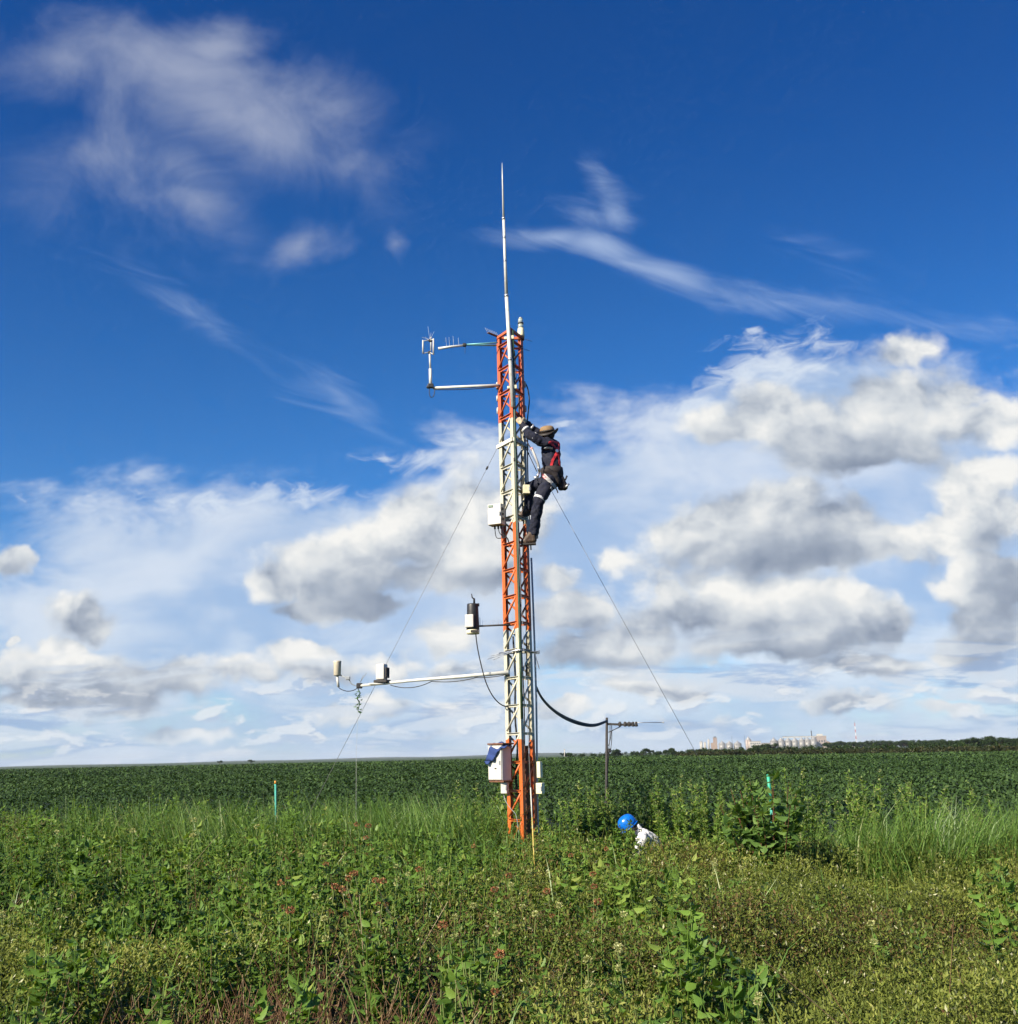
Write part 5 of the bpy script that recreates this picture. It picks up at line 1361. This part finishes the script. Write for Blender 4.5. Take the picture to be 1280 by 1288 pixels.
# trees: trunk with limbs, crown of many small leaf clumps
m_tree = leaf_mat('tree_foliage', [(0, (.014, .030, .010)), (.5, (.032, .060, .018)), (.85, (.055, .085, .026)), (1, (.09, .11, .04))], .2, .6, .15)
m_scrub = leaf_mat('scrub_foliage', [(0, (.022, .030, .011)), (.5, (.042, .052, .018)), (.85, (.070, .062, .026)), (1, (.11, .085, .04))], .2, .6, .15)
m_bark = plain('bark', (.09, .065, .045), .9, 0, .3, 3)
def tree_proto(name, seed, h, w, n, mat, flat=.75, trunk=.35):
    rg_ = np.random.default_rng(seed)
    root = bpy.data.objects.new(name, None); col.objects.link(root)
    nc = 9; cc = np.stack([rg_.normal(0, .26*w, nc), rg_.normal(0, .26*w, nc), h*(trunk+.18+(1-trunk-.28)*rg_.uniform(0, 1, nc))], -1)
    mb = MB(); top = Vector((rg_.normal(0, .1), rg_.normal(0, .1), h*.62))
    mb.tube([(0, 0, 0), top*.5, top], [w*.045, w*.034, w*.018], 7)
    for q in cc[:6]: mb.tube([top*.55, (top*.5).lerp(Vector(q), .55)+Vector((0, 0, .1)), Vector(q)], [w*.022, w*.015, w*.006], 5)
    o = mb.build('trunk', m_bark, None); o.parent = root
    P = Plants(); i = rg_.integers(0, nc, n); d = rg_.normal(0, 1, (n, 3)); d /= np.linalg.norm(d, axis=1, keepdims=True)
    rad = (rg_.uniform(.12, .27, nc)*w)[i]*rg_.uniform(.3, 1.05, n)**.6
    pos = cc[i]+d*rad[:, None]*np.array([1, 1, flat]); pos[:, 2] = np.maximum(pos[:, 2], h*.08)
    L = w*.075*rg_.uniform(.6, 1.5, n)
    global rng
    keep, rng = rng, rg_
    leaves(P, pos, rg_.uniform(0, 6.28, n), rg_.normal(.1, .6, n), L, L*.8, np.clip(.45+rg_.normal(0, .2, n), 0, 1), .15, .2)
    rng = keep
    c = P.build('crown', mat, None); c.parent = root
    return root
def copy_tree(o, loc, sc, rz, label, cat, grp):
    r = o.copy(); col.objects.link(r); r.location = loc; r.scale = sc; r.rotation_euler = (0, 0, rz)
    tag(r, label, cat, grp)
    for ch in list(o.children):
        c = ch.copy(); col.objects.link(c); c.parent = r
    return r
tp = [tree_proto('tree', 100+k, 6.0, 6.5, 1500, m_tree) for k in range(3)]
bp = [tree_proto('bush', 200+k, 2.6, 4.2, 900, m_tree, .8, .1) for k in range(3)]
sp = [tree_proto('scrub_bush', 300+k, 1.7, 3.6, 700, m_scrub, .8, .05) for k in range(2)]
used = set()
def put(protos, px, Y, h0, h, label, cat, grp, wid=1.0):
    o = protos[random.randrange(len(protos))]; s = h/max(v[2] for c in o.children for v in c.bound_box)
    loc = ground_at(px, Y); sc = (s*wid, s*wid, s)
    if o.name not in used:
        used.add(o.name); o.location = loc; o.scale = sc; o.rotation_euler = (0, 0, random.uniform(0, 6)); return tag(o, label, cat, grp)
    return copy_tree(o, loc, sc, random.uniform(0, 6), label, cat, grp)
# rows along the far edge of the field; single trees first
def hgt(py, px, Y): return at(px, py, Y).z
singles = [(772.5, 941.5, 345, 'small round tree just right of the service pole, at the field edge'), (712, 945.8, 380, 'lone dark tree on the skyline right of the tower'), (812, 940.5, 350, 'low wide tree midway between the service pole and the silos'),
           (846, 940.0, 345, 'dark rounded tree left of the slim white silos'), (836, 942.5, 350, 'small dark tree next to a rounded one left of the silos'), (632, 951.2, 380, 'small bush on the skyline behind the cabinet'),
           (316, 955.0, 620, 'larger of two lone bushes on the left skyline'), (277, 956.2, 620, 'smaller of two lone bushes on the left skyline'),
           (955, 935.2, 350, 'tall dark tree in front of the white works building'), (967, 934.0, 352, 'tallest dark tree between the white works and the silo row'), (1250, 924.5, 330, 'tallest broad tree at the right end of the far tree line'), (1222, 926.5, 330, 'second tallest tree, left of the tallest at the right end of the tree line'), (1276, 928, 330, 'tree at the very right edge of the far tree line')]
for px, py, Y, lab in singles: put(tp, px, Y, 6.0, hgt(py, px, Y), lab, 'tree', None, 1.25)
lab_l = 'dark green tree in the line before and beside the grain works'
for px in np.arange(722, 870, 12): put(bp, px+random.uniform(-5, 5), 340+random.uniform(-6, 10), 2.6, hgt(946.5-(px-722)*.024+random.uniform(-1.5, .8), px, 345), 'low dark bush in the hedge between the service pole and the silos', 'bush', 'low bushes along the field edge')
for px in np.arange(868, 1060, 6.5): put(tp, px+random.uniform(-3, 3), 345+random.uniform(-6, 12), 6.0, hgt(942.2+random.uniform(-1.4, 1.4)-(px-868)*.007, px, 345), lab_l, 'tree', 'trees before the grain works', 1.2)
for px in np.arange(1040, 1300, 6.5): put(tp, px+random.uniform(-3, 3), 620+random.uniform(-30, 40), 6.0, hgt(932.4-(px-1040)*.012+random.uniform(-1.8, 1.5), px, 620), 'distant tree in the long wood on the right skyline', 'tree', 'trees on the right skyline', 1.3)
for px in np.arange(1150, 1310, 8): put(tp, px+random.uniform(-4, 4), 330+random.uniform(-8, 8), 6.0, hgt(933.5-(px-1150)*.045+random.uniform(-2, 2.5), px, 330), 'bigger dark tree in the nearer clump at the right edge', 'tree', 'trees at the right edge', 1.3)
for px in np.arange(880, 1310, 9): put(sp, px+random.uniform(-4, 4), 328+random.uniform(-4, 5), 1.7, hgt(944.2-(px-880)*.012+random.uniform(-1.2, 1.0), px, 328), 'brownish scrub bush along the far edge of the crop', 'bush', 'brown scrub along the far field edge', 1.15)
def edge_far(px): return 232-(px-860)*.18
for px in np.arange(866, 1312, 7.5):
    Y = edge_far(px)+random.uniform(-5, 8)
    put(sp, px+random.uniform(-3, 3), Y, 1.7, hgt(944.6-(px-880)*.020+random.uniform(-1.6, 1.4), px, Y), 'low brownish scrub where the crop ends on the right', 'bush', 'brown scrub along the right crop edge', 1.3)
for px in np.arange(900, 1312, 9.5):
    Y = edge_far(px)+22+random.uniform(-5, 8)
    put(bp, px+random.uniform(-4, 4), Y, 2.6, hgt(941.2-(px-880)*.021+random.uniform(-2.2, 1.6), px, Y), 'dark green bush behind the low scrub at the right crop edge', 'bush', 'green bushes along the right crop edge', 1.25)
# hills on the left skyline
m_hill, g, out = new_mat('wooded_hills'); tc = g.node('ShaderNodeNewGeometry').outputs['Position']; p = g.node('ShaderNodeBsdfPrincipled'); p.inputs['Roughness'].default_value = 1
g.put(p.inputs['Base Color'], g.mix(g.noise(tc, .012, 5, .6), (.018, .034, .018, 1), (.04, .06, .028, 1))); g.put(out.inputs[0], p.outputs[0])
mb = MB(); rows = []
for j, (Y, hs) in enumerate(((3600, 0), (3900, .55), (4300, 1), (4800, .6), (5200, 0))):
    row = []
    for k in range(120):
        x = -3200+k*70; pr = x/Y*1312+640
        hh = 2+6*max(0, 1-((pr-650)/110)**2)+3*max(0, 1-((pr-430)/170)**2)+1.5*math.sin(k*.7)+14*max(0, min((pr-960)/200, 1))
        row.append(mb.bm.verts.new((x, Y, -.6+hs*max(hh, 1))))
    rows.append(row)
for a, b in zip(rows[:-1], rows[1:]):
    for j in range(119): mb.bm.faces.new((a[j], a[j+1], b[j+1], b[j])).smooth = True
tag(mb.build('hills', m_hill), kind='structure')

# the air itself: one even pale haze round everything
hm, g, out = new_mat('haze_air')
v = g.node('ShaderNodeVolumePrincipled'); v.inputs['Color'].default_value = (.75, .84, .95, 1); v.inputs['Density'].default_value = 0.00007
g.put(out.inputs['Volume'], v.outputs[0])
tag(MB().box((0, 0, 29), (24400, 24400, 61)).build('haze', hm), kind='stuff')
# ------------------------------------------------------------------ single plants one can pick out
m_head_g = leaf_mat('pale_green_flower_head', [(0, (.26, .29, .09)), (.5, (.42, .44, .17)), (1, (.60, .60, .32))], .2, .6, .2)
m_head_o = leaf_mat('orange_flower_head', [(0, (.15, .06, .03)), (.5, (.34, .14, .06)), (1, (.47, .28, .13))], .05, .6, .2)
m_stalk = leaf_mat('green_stalk', [(0, (.10, .16, .04)), (1, (.24, .28, .10))], .1, .6, .2)
m_shrub = leaf_mat('big_shrub_leaf', [(0, (.05, .11, .025)), (.5, (.12, .215, .05)), (.85, (.18, .28, .07)), (1, (.24, .31, .10))], .42, .5, .3)
def np_tube(P, pts, r0, r1, t, mi=0):
    a = np.array([p[:] for p in pts[:-1]]); b = np.array([p[:] for p in pts[1:]]); k = len(a); f = np.linspace(0, 1, k+1)
    stems(P, a, b, r0+(r1-r0)*f[:-1], r0+(r1-r0)*f[1:], np.full(k, t), mi)
def flower_stalk(name, h, heads, mat_h, seed, r_head=.029, leafy=True):
    """upright square stalk with ball-shaped whorls of florets and a few drooping leaf pairs"""
    root = bpy.data.objects.new(name, None); col.objects.link(root)
    rg_ = np.random.default_rng(seed)
    global rng
    keep, rng = rng, rg_
    bx, by = rg_.normal(0, .07, 2)*h
    P = Plants(); pts = [Vector((bx*t*t, by*t*t, h*t)) for t in np.linspace(0, 1, 5)]; np_tube(P, pts, .0065, .0035, .6)
    o = P.build('stem', m_stalk, root)
    for k, (t, s) in enumerate(heads):
        P = Plants(); n = 110; c = np.array([bx*t*t, by*t*t, h*t]); d = rg_.normal(0, 1, (n, 3)); d /= np.linalg.norm(d, axis=1, keepdims=True); d[:, 2] *= .72
        pos = c+d*(r_head*s*.62)
        az = np.arctan2(d[:, 1], d[:, 0]); el = np.arcsin(np.clip(d[:, 2], -1, 1))+.15; L = r_head*s*rg_.uniform(.40, .75, n)
        bits(P, pos, az, el, L, L*.55, np.clip(rg_.normal(.5, .25, n), 0, 1)); P.build('flower_head', mat_h, root)
    if leafy:
        P = Plants()
        for t in np.linspace(.25, .85, 5):
            n = 4; az = rg_.uniform(0, 6.28)+np.array([0, math.pi, math.pi/2, -math.pi/2]); L = rg_.uniform(.05, .09, n)
            leaves(P, np.repeat(np.array([[bx*t*t, by*t*t, h*t]]), n, 0), az, rg_.normal(-.25, .25, n), L, L*.5, rg_.uniform(.2, .8, n))
        P.build('foliage', m_weed, root)
    rng = keep
    return root
def clone(o, loc, sc, rz, label, cat, grp):
    r = copy_tree(o, loc, (sc,)*3, rz, label, cat, grp)
    return r
def place(protos, used_, k, px, py, Y, h_proto, label, cat, grp):
    """stand the plant on the ground at distance Y so that its top shows at this picture row"""
    p = at(px, py, Y); sc = max(p.z, .25)/h_proto; loc = Vector((p.x, p.y, 0)); o = protos[k % len(protos)]
    if o.name not in used_:
        used_.add(o.name); o.location = loc; o.scale = (sc,)*3; return tag(o, label, cat, grp)
    return clone(o, loc, sc, random.uniform(0, 6.28), label, cat, grp)
u_ = set()
og = [flower_stalk('orange_flower_stalk', 1.0, [(1.0, 1.08), (.80, .8)], m_head_o, 40+k) for k in range(3)]
gg = [flower_stalk('green_flower_stalk', 1.0, [(1.0, 1.0)] if k < 2 else [(1.0, .95), (.86, 1.0)], m_head_g, 50+k) for k in range(4)]
lab_o = {(370, 1079): 'orange flower head left of the main orange cluster, upper one', (365, 1110): 'brightest orange flower head at the left of the meadow, just below another', (364, 1143): 'lowest orange flower head at the left of the meadow',
         (740, 1098): 'dark orange flower head right of the tower, uppermost of a close group', (738, 1134): 'large dark orange flower head right of the tower, in the lower pair', (703, 1121): 'single orange flower head just right below the tower foot', (763, 1067): 'browned orange flower head just left below the blue helmet'}
for k, (px, py) in enumerate([(370, 1079), (365, 1110), (364, 1143), (414, 1088), (432, 1099), (428, 1105), (460, 1098), (459, 1036), (470, 1038), (459, 1053), (443, 1118), (410, 1115), (482, 1108), (493, 1108), (553, 1161), (610, 1203), (629, 1101), (631, 1118), (740, 1098), (738, 1134), (741, 1116), (703, 1121), (763, 1067), (718, 1075), (587, 1064), (532, 1092)]):
    d_ = min(max(1312*.95/(py-955), 5.2), 12.0)
    place(og, u_, k, px, py, d_, 1.0, lab_o.get((px, py), 'stalk with a browned orange flower head in the left meadow' if px < 700 else 'orange flower head of the close group right of the tower'), 'flower', 'orange flower stalks')
lab_g = {(896, 1086): 'pale green flower head in the trio right of centre, left one', (904, 1087): 'pale green flower head in the trio right of centre, right one', (877, 1109): 'pale flower head on a leaning stalk left of the pale trio', (785, 1151): 'large pale flower head on the tall stalk below the helmet', (789, 1193): 'pale flower head beneath the tall stalk below the helmet', (780, 1188): 'small pale flower head left beneath the tall stalk',
         (691, 1099): 'pale flower head just right below the tower foot', (938, 1092): 'pale flower head standing below the big leaved shrub', (943, 1252): 'pale flower head near the bottom edge right of centre', (959, 1258): 'lowest pale flower head near the bottom edge'}
for k, (px, py) in enumerate([(350, 1073), (383, 1075), (414, 1062), (433, 1073), (492, 1079), (493, 1112), (504, 1089), (415, 1156), (388, 1118), (403, 1128), (549, 1094), (559, 1095), (519, 1099), (533, 1104), (567, 1152), (620, 1152), (595, 1138), (691, 1099), (647, 1113), (655, 1140), (667, 1150), (696, 1138), (669, 1097), (741, 1209), (785, 1151), (789, 1193), (780, 1188), (896, 1086), (904, 1087), (877, 1109), (899, 1082), (938, 1092), (949, 1080), (943, 1252), (959, 1258), (1100, 1160), (240, 1090), (170, 1045), (78, 1046), (240, 1032), (10, 1149), (320, 1040)]):
    d_ = min(max(1312*1.0/(py-955), 5.0), 11.5)
    place(gg, u_, k, px, py, d_, 1.0, lab_g.get((px, py), 'stalk with a pale green flower head in the left meadow' if px < 640 else 'stalk with a pale green flower head in the middle of the meadow'), 'flower', 'pale green flower stalks')

# tall leafy plants along the crop edge: cones of leaves with flowering spikes
m_spike = leaf_mat('weed_flower_spike', [(0, (.10, .14, .04)), (.6, (.18, .21, .07)), (1, (.34, .34, .17))], .2, .6, .2)
def tall_weed(name, h, w, seed, spikes=6):
    root = bpy.data.objects.new(name, None); col.objects.link(root)
    rg_ = np.random.default_rng(seed)
    global rng
    keep, rng = rng, rg_
    S_ = Plants(); F_ = Plants(); H_ = Plants()
    for k in range(spikes):
        bx, by = rg_.normal(0, .20*w, 2); hh = h*rg_.uniform(.70, 1.0) if k else h
        pts = [Vector((bx*(.4+t), by*(.4+t), hh*t)) for t in np.linspace(0, 1, 5)]; np_tube(S_, pts, .008, .003, .4)
        n = 90; t = rg_.uniform(.12, .99, n); c = np.stack([bx*(.4+t), by*(.4+t), hh*t], -1); az = rg_.uniform(0, 6.28, n)
        L = .115*(1.12-t*.70)*rg_.uniform(.7, 1.3, n)
        leaves(F_, c, az, rg_.normal(.1, .35, n), L, L*.46, np.clip(rg_.normal(.55, .18, n)+.2*t, 0, 1))
        n = 14; t = rg_.uniform(.86, 1.0, n); c = np.stack([bx*(.4+t), by*(.4+t), hh*t], -1)+rg_.normal(0, .012, (n, 3))
        bits(H_, c, rg_.uniform(0, 6.28, n), rg_.normal(.6, .4, n), np.full(n, .026), np.full(n, .018), rg_.uniform(.2, .9, n))
    S_.build('stems', m_stalk, root); F_.build('foliage', m_weed, root); H_.build('flower_spikes', m_spike, root).__setitem__('kind', 'stuff')
    rng = keep
    return root
tw_ = [tall_weed('tall_weed', 1.3, 1.0, 70+k, 5+k) for k in range(4)]
lab_t = {829: 'weed at the right shoulder of the person in white', 838: 'bushy weed right behind the person in white', 782: 'low weed below the blue helmet', 850: 'bushy weed farther right of the person in white', 746: 'tallest pointed leafy weed, just left of the service pole', 762: 'leafy weed at the foot of the service pole', 983: 'tall leafy weed behind the green stake', 1093: 'tall pointed weed before the crop, midway between stake and right grass', 1126: 'broad pale topped weed before the crop on the right', 615: 'leafy weed left beside the tower foot', 600: 'tall leafy weed left of the cabinet foot'}
for k, (px, py, Y) in enumerate([(746, 966, 15.3), (738, 990, 15.2), (762, 990, 15.4), (727, 1004, 15.0), (790, 990, 15.5), (808, 983, 15.6), (829, 989, 15.4), (843, 975, 15.1), (852, 986, 15.0), (868, 988, 14.8), (882, 984, 14.6), (890, 980, 14.5), (858, 1000, 14.6), (820, 1002, 15.2), (905, 1003, 14.3), (983, 966, 14.2), (1002, 984, 14.0), (1012, 996, 13.7), (1070, 993, 13.6), (1093, 968, 13.8), (1082, 986, 13.5), (1126, 984, 13.4), (1140, 992, 13.2), (1165, 986, 13.2), (1108, 1005, 13.0), (1055, 1003, 13.2), (1250, 985, 12.6),
                               (615, 985, 14.6), (600, 982, 15.0), (628, 1000, 14.0), (587, 998, 15.0), (696, 1040, 13.2), (715, 1030, 14.2), (643, 1046, 13.2), (655, 1054, 13.0), (668, 1050, 13.1), (682, 1048, 13.0), (634, 1036, 13.3), (638, 1052, 12.8), (650, 1049, 12.9), (661, 1056, 12.7), (673, 1054, 12.8), (687, 1056, 12.7), (757, 990, 15.2), (769, 997, 15.2), (777, 993, 15.4), (768, 1004, 14.9), (829, 1056, 13.6), (838, 1044, 13.9), (782, 1064, 13.4), (850, 1046, 13.6)]):
    place(tw_, u_, k, px, py, Y, 1.3, lab_t.get(px, 'leafy weed in the clump between the service pole and the shrub' if 640 < px < 930 else ('leafy weed by the crop edge right of the shrub' if px > 930 else 'leafy weed close round the tower foot')), 'plant', 'tall leafy weeds along the crop edge')
# the big leaved shrub in front of the green stake
def big_shrub(h, w, seed):
    root = bpy.data.objects.new('big_leaved_shrub', None); col.objects.link(root)
    rg_ = np.random.default_rng(seed)
    global rng
    keep, rng = rng, rg_
    S_ = Plants(); F_ = Plants()
    for k in range(26):
        a = rg_.uniform(0, 6.28); r = w*.5*math.sqrt(rg_.uniform(0, 1)); ex_, ey_ = r*math.cos(a), r*math.sin(a); hh = h*(1-.16*(r/(w*.5))**2)*rg_.uniform(.78, 1.05)
        pts = [Vector((ex_*t**.8, ey_*t**.8, hh*t)) for t in np.linspace(0.02, 1, 6)]; np_tube(S_, pts, .012, .004, .3)
        n = 36; t = rg_.uniform(.3, 1.0, n); c = np.stack([ex_*t**.8, ey_*t**.8, hh*t], -1); L = rg_.uniform(.08, .165, n)
        leaves(F_, c, rg_.uniform(0, 6.28, n), rg_.normal(.0, .5, n), L, L*.62, np.clip(rg_.normal(.45, .2, n)+.25*(t-.6), 0, 1), .12, .25)
    S_.build('stems', m_dry, root); F_.build('foliage', m_shrub, root); rng = keep
    return root
sh = big_shrub(1.42, 1.0, 5); p_ = at(970, 1100, 11.7); sh.location = (p_.x, 11.7, 0); tag(sh, 'big leaved dark shrub with drooping leaves under the green stake', 'shrub')
# broad leaved plants in the foreground
fp = []
for k in range(3):
    root = bpy.data.objects.new('broad_leaved_plant', None); col.objects.link(root); rg_ = np.random.default_rng(90+k); keep, rng = rng, rg_
    S_ = Plants(); F_ = Plants()
    for q in range(7):
        a = rg_.uniform(0, 6.28); r = .16*math.sqrt(rg_.uniform(0, 1)); hh = .62*rg_.uniform(.7, 1.0)
        pts = [Vector((r*math.cos(a)*t, r*math.sin(a)*t, hh*t)) for t in np.linspace(0, 1, 4)]; np_tube(S_, pts, .006, .003, .5)
        n = 26; t = np.sort(rg_.uniform(.2, 1.0, n)); c = np.stack([r*math.cos(a)*t, r*math.sin(a)*t, hh*t], -1); L = rg_.uniform(.045, .095, n)*(1.15-.4*t)
        leaves(F_, c, rg_.uniform(0, 6.28, n), rg_.normal(0, .4, n), L, L*.66, np.clip(rg_.normal(.55, .16, n)+.2*(t-.5), 0, 1), .14, .2)
    S_.build('stems', m_stalk, root); F_.build('foliage', m_weed, root); rng = keep; fp.append(root)
lab_f = {(110, 1180): 'bright leafy plant in the lower left meadow, above a dark gap', (570, 1205): 'bright big leaved plant left of bottom centre', (712, 1262): 'fresh green plant at the bottom edge right of centre', (20, 1250): 'round leaved plant in the bottom left corner', (205, 1222): 'small bright plant beside the dry brown stalks, lower left', (365, 1215): 'dark leafy plant above the dry stalks', (590, 1175): 'dark green leafy plant above the bright one left of bottom centre', (850, 1145): 'leafy plant below the pale flower trio', (490, 1160): 'leafy plant in the middle of the left meadow'}
for k, (px, py, Y) in enumerate([(110, 1172, 6.2), (570, 1195, 5.6), (600, 1172, 6.0), (712, 1258, 4.9), (20, 1245, 5.0), (205, 1218, 5.6), (365, 1212, 5.6), (590, 1172, 6.4), (740, 1130, 7.4), (850, 1145, 6.6), (820, 1140, 7.0), (880, 1165, 6.3), (490, 1160, 6.6), (470, 1130, 7.4), (270, 1155, 6.8), (230, 1062, 10.5), (60, 1100, 9.0), (330, 1110, 8.2), (930, 1190, 5.9), (860, 1200, 5.7), (680, 1230, 5.4), (780, 1235, 5.3), ]):
    place(fp, u_, k, px, py, Y, .64, lab_f.get((px, py), 'broad leaved green plant standing in the left meadow' if px < 640 else 'broad leaved green plant standing in the right meadow'), 'plant', 'broad leaved plants in the foreground')
